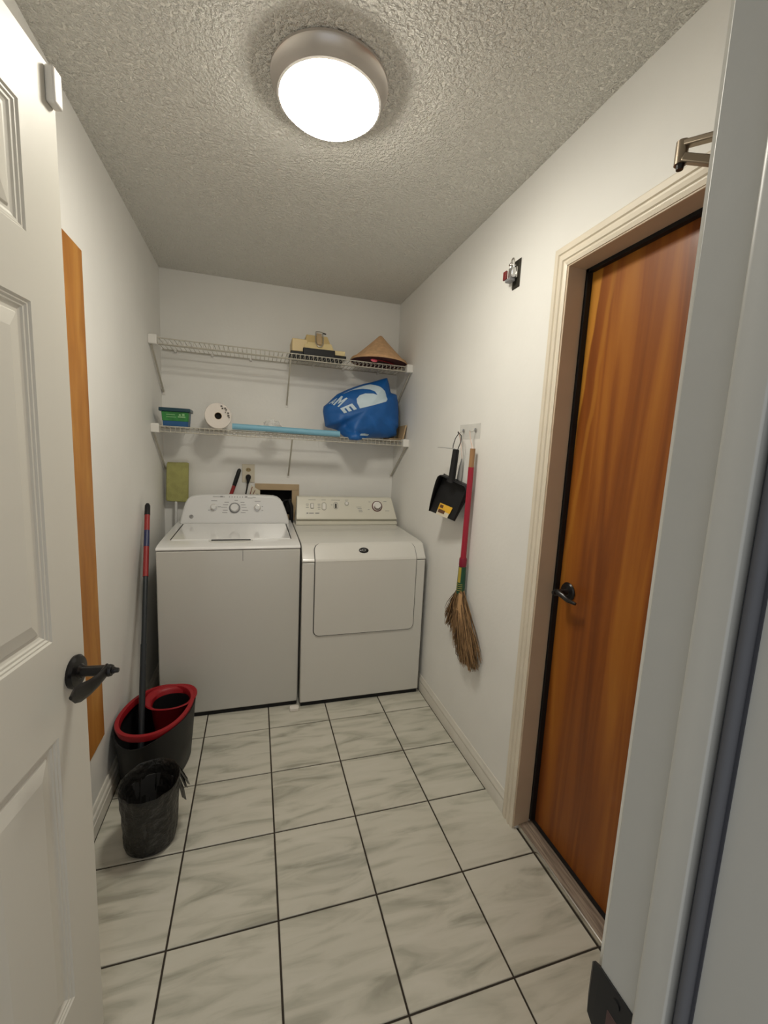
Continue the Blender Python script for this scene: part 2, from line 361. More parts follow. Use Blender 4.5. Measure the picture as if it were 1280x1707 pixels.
B('door_foot_shade', BLACK, d2, 1.262, 1.273, OY0 + 0.014, OY1 - 0.014, 0.0245, 0.031)  # black strip standing in for the shadow under the door
kz, ky = 0.961, -0.874
kn = MB().lathe([(0.001, 0), (0.031, 0.0), (0.033, 0.004), (0.029, 0.009), (0.014, 0.012), (0.011, 0.02), (0.011, 0.03)], (1.273, ky, kz), 28, (-1, 0, 0)).build('rose', BLACKM, d2)
MB().tube([(1.25, ky, kz), (1.217, ky, kz)], [0.011, 0.012], 16).tube([(1.226, ky, kz + 0.003), (1.222, ky - 0.03, kz - 0.001), (1.230, ky - 0.050, kz - 0.012), (1.240, ky - 0.075, kz - 0.016)], [0.011, 0.009, 0.0075, 0.005], 10).build('lever', BLACKM, kn)
MB().tube([(1.217, ky, kz), (1.208, ky, kz)], [0.007, 0.006], 12).build('lock_button', BLACKM, kn)
# ------------------------------------------------------------------ doorway frame in the foreground (right jamb, hinge jamb, head)
t2 = thing('trim_2', (0.56, -1.83, 0), 'white door frame right beside the camera with a black strike plate', 'door frame', kind='structure')
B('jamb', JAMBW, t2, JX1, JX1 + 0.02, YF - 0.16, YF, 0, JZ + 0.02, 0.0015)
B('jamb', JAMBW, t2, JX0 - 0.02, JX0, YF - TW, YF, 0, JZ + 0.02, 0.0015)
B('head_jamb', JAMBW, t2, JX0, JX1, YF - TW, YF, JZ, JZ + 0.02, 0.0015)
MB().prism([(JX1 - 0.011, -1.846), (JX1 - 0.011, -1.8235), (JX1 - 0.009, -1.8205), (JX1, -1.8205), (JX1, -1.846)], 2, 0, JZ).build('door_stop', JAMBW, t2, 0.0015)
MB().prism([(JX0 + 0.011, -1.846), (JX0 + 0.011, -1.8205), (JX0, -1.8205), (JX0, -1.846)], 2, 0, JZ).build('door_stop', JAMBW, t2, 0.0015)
B('stop_shade_strip', SHADEB, t2, JX1 - 0.0012, JX1 + 0.001, -1.8590, -1.8462, 0, JZ)  # flat dark strip drawn in for the shade behind the stop
MB().tube([(JX1 - 0.0030, -1.8530, 0), (JX1 - 0.0030, -1.8530, JZ)], 0.0045, 16).build('stop_shade_tube', SLATE, t2)  # tube added to paint the shaded band along the stop
cs = MB(); cs.prism([(JX1 + 0.0104, YF), (JX1 + 0.0104, YF + 0.0105), (JX1 + 0.013, YF + 0.012), (JX1 + 0.03, YF + 0.014), (JX1 + 0.06, YF + 0.016), (JX1 + 0.067, YF + 0.012), (JX1 + 0.067, YF)], 2, 0, JZ + 0.06)
cs.build('room_side_casing', DOORW, t2)
sp = B('strike_plate', BLACK, t2, JX1 - 0.0016, JX1 + 0.001, -1.8203, -1.779, 0.858, 0.9305, 0.0005)
MB().add([(JX1 - 0.0016, -1.7795, 0.9305), (JX1 - 0.0016, -1.7795, 0.862), (JX1 - 0.001, -1.771, 0.926), (JX1 - 0.001, -1.771, 0.868), (JX1 + 0.004, -1.7655, 0.917), (JX1 + 0.004, -1.7655, 0.878),
          (JX1 + 0.001, -1.7795, 0.9305), (JX1 + 0.001, -1.7795, 0.862), (JX1 + 0.0015, -1.771, 0.926), (JX1 + 0.0015, -1.771, 0.868)],
         [(0, 2, 3, 1), (2, 4, 5, 3), (6, 7, 9, 8), (8, 9, 5, 4), (0, 6, 8, 2), (2, 8, 4), (1, 3, 9, 7), (3, 5, 9), (0, 1, 7, 6)]).build('strike_lip', BLACK, sp)
B('latch_hole', REDDISH, sp, JX1 - 0.0021, JX1 - 0.0012, -1.811, -1.792, 0.872, 0.902, 0.0005)
MB().tube([(JX1 - 0.0012, -1.8, 0.919), (JX1 - 0.0026, -1.8, 0.919)], 0.004, 12).build('screw', BLACK, sp)

# ------------------------------------------------------------------ white six-panel door, opened against the left wall
E0 = Vector((-0.111, -1.053, 0)); DV = Vector((-0.130, -0.9915, 0)).normalized(); NV = Vector((0.9915, -0.130, 0)).normalized()
def dpt(s, z, off=0.0): return tuple(E0 + DV * s + NV * off + Vector((0, 0, z)))
d1 = thing('door_1', dpt(0.75, 0.012, -0.017), 'open white six-panel door at the left with a black lever handle', 'door', kind='structure')
DZ0, DZ1, DW = 0.012, 2.042, 0.745
def dbox(mb, s0, s1, z0, z1, o0, o1):
    mb.hexa([dpt(s0, z0, o0), dpt(s1, z0, o0), dpt(s1, z0, o1), dpt(s0, z0, o1)], [dpt(s0, z1, o0), dpt(s1, z1, o0), dpt(s1, z1, o1), dpt(s0, z1, o1)])
prow = [(0.242, 0.838), (1.030, 1.628), (1.735, 1.928)]; pcol = [(0.103, 0.318), (0.428, 0.643)]
slab = MB(); dbox(slab, 0, DW, DZ0, DZ1, -0.035, -0.011)
zs = [DZ0] + [z for a in prow for z in a] + [DZ1]
for a, b in ((0, pcol[0][0]), (pcol[0][1], pcol[1][0]), (pcol[1][1], DW)): dbox(slab, a, b, DZ0, DZ1, -0.0112, 0)
for a, b in pcol:
    for i in range(0, len(zs), 2): dbox(slab, a, b, zs[i], zs[i + 1], -0.0112, 0)
slab.build('door_leaf', DOORW, d1)
pp = [(0, 0), (0.003, -0.003), (0.006, -0.003), (0.0085, -0.0058), (0.012, -0.0062), (0.0145, -0.0088), (0.019, -0.0105), (0.024, -0.0105), (0.027, -0.0075), (0.052, -0.0015), (0.056, -0.0015)]
for (a, b) in pcol:
    for (z0, z1) in prow:
        mb = MB(); vs = []; fs = []
        for (i_, o_) in pp: vs += [dpt(a + i_, z0 + i_, o_), dpt(b - i_, z0 + i_, o_), dpt(b - i_, z1 - i_, o_), dpt(a + i_, z1 - i_, o_)]
        for k in range(len(pp) - 1):
            for i in range(4): fs.append((4 * k + i, 4 * k + (i + 1) % 4, 4 * k + 4 + (i + 1) % 4, 4 * k + 4 + i))
        k = len(pp) - 1; fs.append((4 * k, 4 * k + 1, 4 * k + 2, 4 * k + 3))
        mb.add(vs, fs).build('panel', DOORW, d1, sharp=12)
sh, zh = 0.040, 0.938
hr = MB().lathe([(0.001, 0), (0.033, 0), (0.034, 0.005), (0.030, 0.010), (0.016, 0.012), (0.012, 0.016)], dpt(sh, zh, 0), 36, NV).build('handle_rose', BLACKM, d1)
MB().lathe([(0.0115, 0), (0.0105, 0.02), (0.0115, 0.05), (0.0125, 0.058), (0.011, 0.063), (0.007, 0.064), (0.007, 0.067), (0.001, 0.067)], dpt(sh, zh, 0.012 - 0.004), 20, NV).build('spindle', BLACKM, hr)
lv = MB(); L_ = [(0.034, 0.059, 0.001, 0.0115, 0.0065), (0.052, 0.061, 0.001, 0.0125, 0.0055), (0.072, 0.058, -0.004, 0.0135, 0.0048), (0.094, 0.053, -0.006, 0.0165, 0.0045), (0.118, 0.050, -0.002, 0.0185, 0.0042), (0.138, 0.050, 0.004, 0.0150, 0.0038), (0.152, 0.051, 0.008, 0.004, 0.003)]
vs = []; fs = []; n = 12
for (s, o, dz, hh, tt) in L_:
    for k in range(n):
        a = 2 * math.pi * k / n; vs.append(dpt(s, zh + dz + math.sin(a) * hh, o + math.cos(a) * tt))
for i in range(len(L_) - 1):
    for k in range(n): fs.append((i * n + k, i * n + (k + 1) % n, (i + 1) * n + (k + 1) % n, (i + 1) * n + k))
fs += [tuple(range(n))[::-1], tuple((len(L_) - 1) * n + k for k in range(n))]
lv.add(vs, fs).build('lever', BLACKM, hr, sharp=50)
MB().tube([dpt(sh, zh, 0.074), dpt(sh, zh, 0.083)], [0.006, 0.0045], 12).build('lock_button', BLACKM, hr)
cb = MB(); dbox(cb, 0.004, 0.030, 1.978, 2.036, 0.0, 0.016)
cb.build('contact_sensor', CAPW, d1, 0.004, 3)

# ------------------------------------------------------------------ plywood strip on left wall
tag(B('wood_board', STRIPW, None, XL + 0.0005, XL + 0.0065, -0.62, -0.310, 0.285, 2.020, 0.001), 'tall bare orange plywood strip fixed to the left wall behind the white door', 'board')

# ================================================================== CEILING LIGHT
LC = (0.432, -0.678, H)
cl = thing('ceiling_light', LC, 'round flush ceiling light, lit, with a brushed nickel rim', 'ceiling light')
MB().lathe([(0.05, 0.0), (0.162, -0.0005), (0.166, -0.004), (0.1655, -0.010), (0.160, -0.014), (0.152, -0.034), (0.147, -0.050), (0.141, -0.052), (0.139, -0.046), (0.139, -0.02), (0.05, -0.018)], LC, 72).build('metal_rim', NICKEL, cl)
MB().lathe([(0.1385, -0.044), (0.136, -0.056), (0.125, -0.066), (0.105, -0.073), (0.075, -0.078), (0.04, -0.081), (0.0001, -0.082)], LC, 64).build('diffuser', GLOW, cl)

# ================================================================== WASHER
WX0, WX1, WY0, WY1 = -0.225, 0.4610, 0.172, 0.840
wa = thing('washing_machine', (0.117, 0.50, 0), 'white top-loading washing machine with a rounded three-knob control panel', 'washing machine')
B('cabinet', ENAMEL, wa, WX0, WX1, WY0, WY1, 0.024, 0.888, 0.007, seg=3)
B('base_plinth', BLACK, wa, WX0 + 0.006, WX1 - 0.006, WY0 + 0.008, WY1 - 0.01, 0.002, 0.026)
for fx in (WX0 + 0.05, WX1 - 0.05):
    for fy in (WY0 + 0.06, WY1 - 0.05): MB().tube([(fx, fy, 0), (fx, fy, 0.02)], 0.018, 12).build('foot', BLACK, wa)
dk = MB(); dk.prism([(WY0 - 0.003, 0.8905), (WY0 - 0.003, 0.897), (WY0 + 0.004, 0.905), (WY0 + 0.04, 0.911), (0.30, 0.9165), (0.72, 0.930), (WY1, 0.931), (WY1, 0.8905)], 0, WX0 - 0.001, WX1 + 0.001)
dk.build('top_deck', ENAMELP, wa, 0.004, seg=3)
lid = MB(); lx0, lx1 = -0.178, 0.418
lid.hexa([(lx0, 0.292, 0.908), (lx1, 0.292, 0.908), (lx1, 0.700, 0.922), (lx0, 0.700, 0.922)], [(lx0, 0.292, 0.9205), (lx1, 0.292, 0.9205), (lx1, 0.700, 0.9335), (lx0, 0.700, 0.9335)])
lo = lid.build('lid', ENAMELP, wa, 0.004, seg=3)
for xx in (lx0 - 0.006, lx1 + 0.001):
    MB().hexa([(xx, 0.300, 0.912), (xx + 0.005, 0.300, 0.912), (xx + 0.005, 0.695, 0.926), (xx, 0.695, 0.926)], [(xx, 0.300, 0.918), (xx + 0.005, 0.300, 0.918), (xx + 0.005, 0.695, 0.9312), (xx, 0.695, 0.9312)]).build('lid_gap', GAPD, wa)
# finger scoop: pale bowl in the deck front and a dark slot under the lid edge
hn = MB(); pts = []
for k in range(13):
    a = math.pi * k / 12; pts.append((0.112 + 0.112 * math.cos(a), 0.288 - 0.058 * math.sin(a) ** 0.6))
hn.add([(x, y, 0.9158 + (y - 0.29) * 0.03 + 0.0008) for x, y in pts] + [(x, y, 0.905) for x, y in pts], [tuple(range(13))] + [(i, i + 1, 14 + i, 13 + i) for i in range(12)]).build('finger_scoop', ENAMEL, lo, 0.002)
B('finger_slot', BLACK, lo, 0.014, 0.210, 0.2740, 0.2925, 0.9110, 0.9190, 0.002)
B('drip_mark', BLACK, wa, 0.173, 0.1745, 0.1714, 0.1725, 0.83, 0.885)
# console
def cy(z): return 0.705 + 0.26 * (z - 0.93)
out = [(-0.203, 0.926), (-0.199, 0.955), (-0.192, 0.990), (-0.182, 1.030), (-0.172, 1.060), (-0.160, 1.080), (-0.142, 1.094), (-0.118, 1.101), (-0.05, 1.105), (0.113, 1.108), (0.276, 1.107), (0.344, 1.104),
       (0.368, 1.097), (0.388, 1.082), (0.402, 1.060), (0.414, 1.030), (0.428, 0.990), (0.438, 0.955), (0.443, 0.926)]
n = len(out)
co = MB(); co.add([(x, cy(z), z) for x, z in out] + [(x, 0.83, z - 0.004) for x, z in out], [tuple(range(n)), tuple(range(n, 2 * n))[::-1]] + [(i, n + i, n + (i + 1) % n, (i + 1) % n) for i in range(n)])
con = co.build('control_panel', CONSW, wa, 0.012, seg=4, sharp=50)
fn = Vector((0, -1, 0.26)).normalized()
def onc(x, z, off=0.0): p = Vector((x, cy(z), z)) + fn * off; return p
for (x, z, r) in ((-0.012, 1.029, 0.0205), (0.109, 1.026, 0.033), (0.245, 1.028, 0.0205)):
    kb = MB().lathe([(0.001, 0), (r, 0), (r, 0.003), (r * 0.93, 0.006), (r * 0.78, 0.0065)], onc(x, z, -0.001), 32, fn).build('knob', GREY if r > 0.03 else CHROME, con)
    MB().lathe([(r * 0.80, 0), (r * 0.76, 0.012), (r * 0.68, 0.020), (r * 0.60, 0.0225), (0.001, 0.0225)], onc(x, z, 0.005), 32, fn).build('knob_cap', CONSW, con)
mk = MB()
def dash(mb, x, z, wd, hh, off=0.0006):
    a = onc(x - wd / 2, z - hh / 2, off); b = onc(x + wd / 2, z - hh / 2, off); c = onc(x + wd / 2, z + hh / 2, off); d = onc(x - wd / 2, z + hh / 2, off)
    mb.add([a, b, c, d], [(0, 1, 2, 3)])
random.seed(3)
for (x, z, wd) in ((0.005, 1.093, 0.046), (0.045, 1.093, 0.012), (0.20, 1.088, 0.03), (0.225, 1.092, 0.02), (-0.010, 1.068, 0.034), (0.246, 1.069, 0.036), (0.118, 1.072, 0.02), (0.062, 1.060, 0.026), (0.056, 1.045, 0.03), (0.048, 1.030, 0.035),
                   (0.055, 1.012, 0.028), (0.052, 0.998, 0.03), (0.155, 1.060, 0.024), (0.160, 1.045, 0.026), (0.165, 1.030, 0.03), (0.172, 1.012, 0.034), (0.160, 0.998, 0.028), (0.02, 1.032, 0.02), (-0.04, 1.012, 0.008), (0.275, 1.012, 0.01), (0.275, 1.036, 0.008)):
    dash(mk, x, z, wd, 0.0032)
for k in range(7): dash(mk, 0.078 + k * 0.0155, 1.093, 0.006, 0.005)
dash(mk, 0.032, 1.094, 0.014, 0.008); dash(mk, 0.178, 1.094, 0.012, 0.008)
tag(mk.build('printed_markings', GREYL, con), kind='stuff')
bd = MB().lathe([(0.001, 0), (0.0115, 0), (0.012, 0.0015), (0.001, 0.002)], onc(-0.138, 0.973, -0.0006), 24, fn).build('round_badge', GREYL, con)
MB().tube([onc(-0.138 + 0.0075 * math.cos(a), 0.973 + 0.0075 * math.sin(a), 0.0018) for a in [k * math.pi / 8 for k in range(16)]], 0.0009, 6, closed=True).build('badge_ring', CHROME, bd)

# ================================================================== DRYER
DX0, DX1, DY0 = 0.4710, 1.166, 0.146
dr = thing('clothes_dryer', (0.818, 0.48, 0), 'white front-loading clothes dryer with an ivory control panel and slanted door', 'dryer')
B('cabinet', DRYE, dr, DX0, DX1, DY0, 0.80, 0.024, 0.8165, 0.006, seg=3)
B('base_plinth', BLACK, dr, DX0 + 0.006, DX1 - 0.006, DY0 + 0.008, 0.79, 0.002, 0.026)
for fx in (DX0 + 0.05, DX1 - 0.05):
    for fy in (DY0 + 0.06, 0.75): MB().tube([(fx, fy, 0), (fx, fy, 0.02)], 0.018, 12).build('foot', BLACK, dr)
tp = [(DY0 - 0.002, 0.819), (DY0 - 0.002, 0.826), (DY0 + 0.006, 0.836), (DY0 + 0.052, 0.893), (DY0 + 0.064, 0.902), (DY0 + 0.085, 0.9065), (0.40, 0.912), (0.72, 0.921), (0.80, 0.921), (0.80, 0.819)]
MB().prism(tp, 0, DX0 - 0.001, DX1 + 0.001).build('top_panel', DRYE, dr, 0.005, seg=3, sharp=60)
# door: rounded rectangle wrapped over the front-top profile
fp = [(DY0 - 0.001, 0.405)] + [(DY0 - 0.001, 0.82)] + [(DY0 - 0.002, 0.826), (DY0 + 0.006, 0.836), (DY0 + 0.052, 0.893), (DY0 + 0.064, 0.902), (DY0 + 0.085, 0.9065), (DY0 + 0.14, 0.908)]
cum = [0]
for i in range(1, len(fp)): cum.append(cum[-1] + math.hypot(fp[i][0] - fp[i - 1][0], fp[i][1] - fp[i - 1][1]))
def onp(s, off):
    for i in range(1, len(fp)):
        if s <= cum[i] or i == len(fp) - 1: break
    t = (s - cum[i - 1]) / (cum[i] - cum[i - 1])
    dy, dz = fp[i][0] - fp[i - 1][0], fp[i][1] - fp[i - 1][1]; l = math.hypot(dy, dz)
    # smoothed normal
    y, z = fp[i - 1][0] + t * dy, fp[i - 1][1] + t * dz
    ny, nz_ = -dz / l, dy / l
    return y + ny * off, z + nz_ * off
def wrapdoor(x0, x1, s0, s1, rb, rt, off, base, name, m, parent):
    rowsS = sorted(set([s0, s1] + [s0 + rb * (1 - math.cos(a)) for a in [k * math.pi / 12 for k in range(7)]] + [s1 - rt * (1 - math.cos(a)) for a in [k * math.pi / 12 for k in range(7)]] + [c + d for c in cum[1:-1] for d in (-0.004, 0.004) if s0 < c < s1] + [s0 + (s1 - s0) * k / 24 for k in range(25)]))
    vs = []; fs = []
    for s in rowsS:
        ins = 0
        if s - s0 < rb: ins = rb - math.sqrt(max(0, rb * rb - (rb - (s - s0)) ** 2))
        if s1 - s < rt: ins = max(ins, (rt - math.sqrt(max(0, rt * rt - (rt - (s1 - s)) ** 2))))
        y, z = onp(s, off); yb, zb = onp(s, base)
        vs += [(x0 + ins, yb, zb), (x0 + ins, y, z), (x1 - ins, y, z), (x1 - ins, yb, zb)]
    for i in range(len(rowsS) - 1):
        for k in range(3): fs.append((4 * i + k, 4 * i + 4 + k, 4 * i + 5 + k, 4 * i + 1 + k))
    fs += [(0, 1, 2, 3)[::1], tuple(4 * (len(rowsS) - 1) + k for k in (3, 2, 1, 0))]
    return MB().add(vs, fs).build(name, m, parent, sharp=28)
TOT = cum[5] + 0.004
wrapdoor(0.5335, 1.1125, 0.0, TOT + 0.004, 0.034, 0.05, 0.0015, -0.004, 'door_gap', GAPD, dr)
dd = wrapdoor(0.538, 1.108, 0.0045, TOT, 0.030, 0.047, 0.006, -0.002, 'door', DRYE, dr)
ny = Vector((0, -0.057, 0.046)).normalized(); ny = Vector((0, -0.78, 0.63)).normalized()
yy, zz = onp(cum[3] + 0.040, 0.0055)
emb = MB().lathe([(0.001, 0), (0.0265, 0), (0.0275, 0.002), (0.024, 0.004), (0.001, 0.005)], (0.806, yy, zz), 32, (0, -0.057, 0.046), sx=1.0, sy=0.62).build('oval_badge', BLACKM, dd)
MB().lathe([(0.012, 0.0045), (0.012, 0.0058), (0.008, 0.0062), (0.008, 0.0045)], (0.806, yy, zz), 24, (0, -0.057, 0.046), sx=1.0, sy=0.62).build('badge_mark', GREYL, emb)
# console
cxs = (0.487, 1.140, 1.128)
def dcy(z): return 0.690 + 0.30 * (z - 0.955)
cpf = [(0.700, 0.921), (0.700, 0.945), (0.712, 0.948), (0.708, 0.953), (0.686, 0.962), (dcy(0.975), 0.975), (dcy(1.096), 1.096), (dcy(1.10) + 0.006, 1.103), (0.79, 1.103), (0.79, 0.921)]
dc = MB(); n = len(cpf)
def slant(z): return 1.176 - (z - 0.921) * 0.24
dc.add([(0.484 + (z - 0.921) * 0.04, y, z) for y, z in cpf] + [(slant(z), y, z) for y, z in cpf], [tuple(range(n))[::-1], tuple(range(n, 2 * n))] + [(i, (i + 1) % n, n + (i + 1) % n, n + i) for i in range(n)])
dcn = dc.build('control_panel', CONSC, dr, 0.003, seg=3)
dn = Vector((0, -1, 0.30)).normalized()
def ond(x, z, off=0.0): return Vector((x, dcy(z), z)) + dn * off
k1 = MB().lathe([(0.036, 0), (0.037, 0.002), (0.033, 0.004), (0.0305, 0.0025), (0.0305, 0)], ond(1.028, 1.046, -0.001), 40, dn).build('dial_ring', MAROON, dcn)
MB().lathe([(0.0305, 0), (0.030, 0.004), (0.022, 0.006), (0.020, 0.02), (0.017, 0.023), (0.001, 0.023)], ond(1.028, 1.048, -0.001), 36, dn).build('dial', CAPW, dcn)
MB().tube([ond(1.028 + 0.0225 * math.cos(a), 1.046 + 0.0225 * math.sin(a), 0.0065) for a in [math.pi * (1.0 + k / 12) for k in range(13)]], 0.002, 6).build('dial_mark', MAROON, dcn)
def rr_outline(x, z, hw, hh, r, name, m, t=0.0012, off=0.0008):
    pts = []
    for (sx_, sz_, a0) in ((1, 1, 0), (-1, 1, 90), (-1, -1, 180), (1, -1, 270)):
        for k in range(5):
            a = R(a0 + 22.5 * k); pts.append(ond(x + sx_ * (hw - r) + r * math.cos(a), z + sz_ * (hh - r) + r * math.sin(a), off))
    return MB().tube(pts, t, 6, closed=True).build(name, m, dcn)
rr_outline(0.587, 1.045, 0.010, 0.016, 0.003, 'switch_outline', GREYL); rr_outline(0.665, 1.043, 0.014, 0.024, 0.013, 'switch_outline', GREYL)
rr_outline(0.743, 1.048, 0.014, 0.021, 0.012, 'switch_outline', GREYL); rr_outline(0.817, 1.062, 0.012, 0.013, 0.0115, 'button_outline', GREYL)
def dslab(x, z, hw, hh, name, m, t=0.005):
    a = [ond(x - hw, z - hh, -0.001), ond(x + hw, z - hh, -0.001), ond(x + hw, z + hh, -0.001), ond(x - hw, z + hh, -0.001)]
    MB().hexa(a, [p + dn * t for p in a]).build(name, m, dcn, 0.001)
dslab(0.587, 1.045, 0.007, 0.013, 'rocker_switch', CAPW); dslab(0.665, 1.043, 0.0085, 0.018, 'rocker_switch', CAPW); dslab(0.743, 1.046, 0.0045, 0.014, 'black_switch', BLACK, 0.008); dslab(0.817, 1.063, 0.008, 0.009, 'push_button', CAPW)
dm = MB()
def ddash(x, z, wd, hh=0.003):
    dm.add([ond(x - wd / 2, z - hh / 2, 0.0006), ond(x + wd / 2, z - hh / 2, 0.0006), ond(x + wd / 2, z + hh / 2, 0.0006), ond(x - wd / 2, z + hh / 2, 0.0006)], [(0, 1, 2, 3)])
for (x, z, wd) in ((0.587, 1.083, 0.046), (0.663, 1.083, 0.028), (0.742, 1.083, 0.058), (0.817, 1.084, 0.022), (0.556, 1.056, 0.018), (0.556, 1.046, 0.014), (0.556, 1.034, 0.018), (0.632, 1.056, 0.018), (0.632, 1.045, 0.016), (0.632, 1.034, 0.018),
                   (0.632, 1.024, 0.014), (0.716, 1.052, 0.01), (0.90, 1.040, 0.034), (0.905, 1.030, 0.028), (0.91, 1.020, 0.024), (0.912, 1.010, 0.026), (0.975, 1.074, 0.014), (1.085, 1.080, 0.022), (1.10, 1.016, 0.030), (0.968, 1.024, 0.012)): ddash(x, z, wd)
tag(dm.build('printed_markings', GREYL, dcn), kind='stuff')
dm = MB(); ddash(0.556, 0.999, 0.012, 0.007); ddash(0.582, 0.999, 0.030, 0.005); ddash(0.620, 0.999, 0.026, 0.006)
dm.build('name_mark', GREY, dcn)

# ================================================================== WALL-BACK ITEMS
lb = thing('laundry_valve_box', (0.37, YB, 0.95), 'recessed tan-framed valve box in the back wall behind the washing machine', 'valve box')
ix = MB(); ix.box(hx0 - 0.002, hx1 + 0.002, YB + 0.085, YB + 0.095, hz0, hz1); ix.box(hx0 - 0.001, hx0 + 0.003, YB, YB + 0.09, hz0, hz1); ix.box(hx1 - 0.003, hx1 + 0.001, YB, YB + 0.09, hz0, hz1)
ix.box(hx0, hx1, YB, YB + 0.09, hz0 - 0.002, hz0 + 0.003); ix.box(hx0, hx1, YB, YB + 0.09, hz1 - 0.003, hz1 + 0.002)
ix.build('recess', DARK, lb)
for (a, b, c, d) in ((0.229, 0.522, hz1, 1.166), (0.229, 0.522, 0.915, hz0), (0.229, hx0, hz0, hz1), (hx1, 0.522, hz0, hz1)): B('frame_board', TANF, lb, a, b, YB - 0.009, YB, c, d, 0.001)
for xx in (0.31, 0.42):
    MB().tube([(xx, YB + 0.05, 0.97), (xx, YB + 0.05, 1.03)], 0.012, 12).tube([(xx - 0.018, YB + 0.045, 1.035), (xx + 0.018, YB + 0.045, 1.035)], 0.006, 8).build('valve', BLACKM, lb)
hs = MB().tube([(0.42, YB - 0.005, 1.0), (0.43, 0.905, 1.055), (0.452, 0.88, 1.060), (0.466, 0.872, 1.02), (0.468, 0.870, 0.95), (0.462, 0.868, 0.80), (0.40, 0.866, 0.5)], 0.014, 12)
tag(hs.build('water_hose', BLACK), 'black water hose looping down between the two machines', 'hose')
ot = thing('wall_outlet', (0.187, YB, 1.175), 'ivory double wall outlet above the washing machine', 'outlet')
B('cover_plate', IVORY, ot, 0.147, 0.227, YB - 0.006, YB, 1.172, 1.292, 0.002)
MB().lathe([(0.0165, 0), (0.0165, 0.002), (0.001, 0.0025)], (0.187, YB - 0.006, 1.256), 24, (0, -1, 0), sx=1, sy=0.8).build('socket', BRASS, ot)
MB().lathe([(0.0165, 0), (0.0165, 0.002), (0.001, 0.0025)], (0.187, YB - 0.006, 1.206), 24, (0, -1, 0), sx=1, sy=0.8).build('socket', BRASS, ot)
for zz_ in (1.262,):
    B('socket_slot', INK, ot, 0.180, 0.183, YB - 0.0095, YB - 0.008, 1.252, 1.262); B('socket_slot', INK, ot, 0.191, 0.194, YB - 0.0095, YB - 0.008, 1.252, 1.262)
pc = thing('power_cord', (0.187, YB - 0.03, 1.08), 'black power plug and cord in the lower socket of the outlet', 'power cord')
MB().tube([(0.187, YB - 0.009, 1.210), (0.187, YB - 0.024, 1.210), (0.187, YB - 0.034, 1.202), (0.186, YB - 0.036, 1.185), (0.183, YB - 0.036, 1.165)], [0.016, 0.017, 0.016, 0.010, 0.006], 14).build('plug', BLACK, pc)
MB().tube([(0.183, YB - 0.036, 1.165), (0.178, YB - 0.037, 1.13), (0.170, YB - 0.038, 1.09), (0.168, YB - 0.04, 0.98), (0.17, YB - 0.045, 0.85)], 0.0045, 8).build('cord', BLACK, pc)
lt = thing('hang_tag', (0.21, 0.89, 1.10), 'small folded white paper tag with red lines beside the power cord', 'tag')
MB().add([(0.190, 0.893, 1.075), (0.262, 0.885, 1.075), (0.262, 0.885, 1.122), (0.205, 0.893, 1.158), (0.190, 0.894, 1.075), (0.262, 0.886, 1.075), (0.262, 0.886, 1.122), (0.205, 0.894, 1.158)], [(0, 1, 2, 3), (7, 6, 5, 4), (0, 4, 5, 1), (1, 5, 6, 2), (2, 6, 7, 3), (3, 7, 4, 0)]).build('paper', STKW, lt)
MB().tube([(0.196, 0.889, 1.085), (0.212, 0.890, 1.145)], 0.0022, 6).tube([(0.210, 0.888, 1.082), (0.230, 0.888, 1.125)], 0.0022, 6).build('red_stripe', REDL, lt)
B('tag_print', INK, lt, 0.236, 0.252, 0.8855, 0.8875, 1.092, 1.100)
# leaning squeegee handle behind the washer
sq = thing('handle_behind_washer', (-0.20, 0.90, 0.0), 'black and red grip of a handle leaning behind the washing machine', 'handle')
MB().tube([(0.133, 0.915, 1.262), (0.130, 0.914, 1.252), (0.112, 0.913, 1.195), (0.098, 0.911, 1.150)], [0.006, 0.0125, 0.0135, 0.0125], 14).build('black_grip', BLACK, sq)
MB().tube([(0.098, 0.911, 1.150), (0.030, 0.912, 0.95), (-0.10, 0.914, 0.60)], 0.0115, 12).build('red_grip', REDG, sq)
MB().tube([(-0.10, 0.914, 0.60), (-0.295, 0.915, 0.003)], 0.010, 12).build('pole', STEELB, sq)
# upside-down flat duster
du = thing('flat_mop', (-0.255, 0.86, 0.0), 'lime green flat microfibre mop standing head-up in the corner left of the washing machine', 'mop')
MB().prism([(-0.298, 1.046), (-0.180, 1.040), (-0.176, 1.05), (-0.170, 1.282), (-0.178, 1.292), (-0.288, 1.288), (-0.296, 1.28), (-0.304, 1.055)], 1, 0.872, 0.892).build('mop_pad', DUSTG, du, 0.006, seg=3)
MB().prism([(-0.300, 1.048), (-0.178, 1.042), (-0.172, 1.288), (-0.294, 1.290)], 1, 0.8925, 0.905).build('pad_backing', DUSTE, du, 0.003)
MB().tube([(-0.247, 0.882, 1.05), (-0.250, 0.882, 0.90), (-0.262, 0.876, 0.003)], 0.0085, 12).build('pole', POLEW, du)

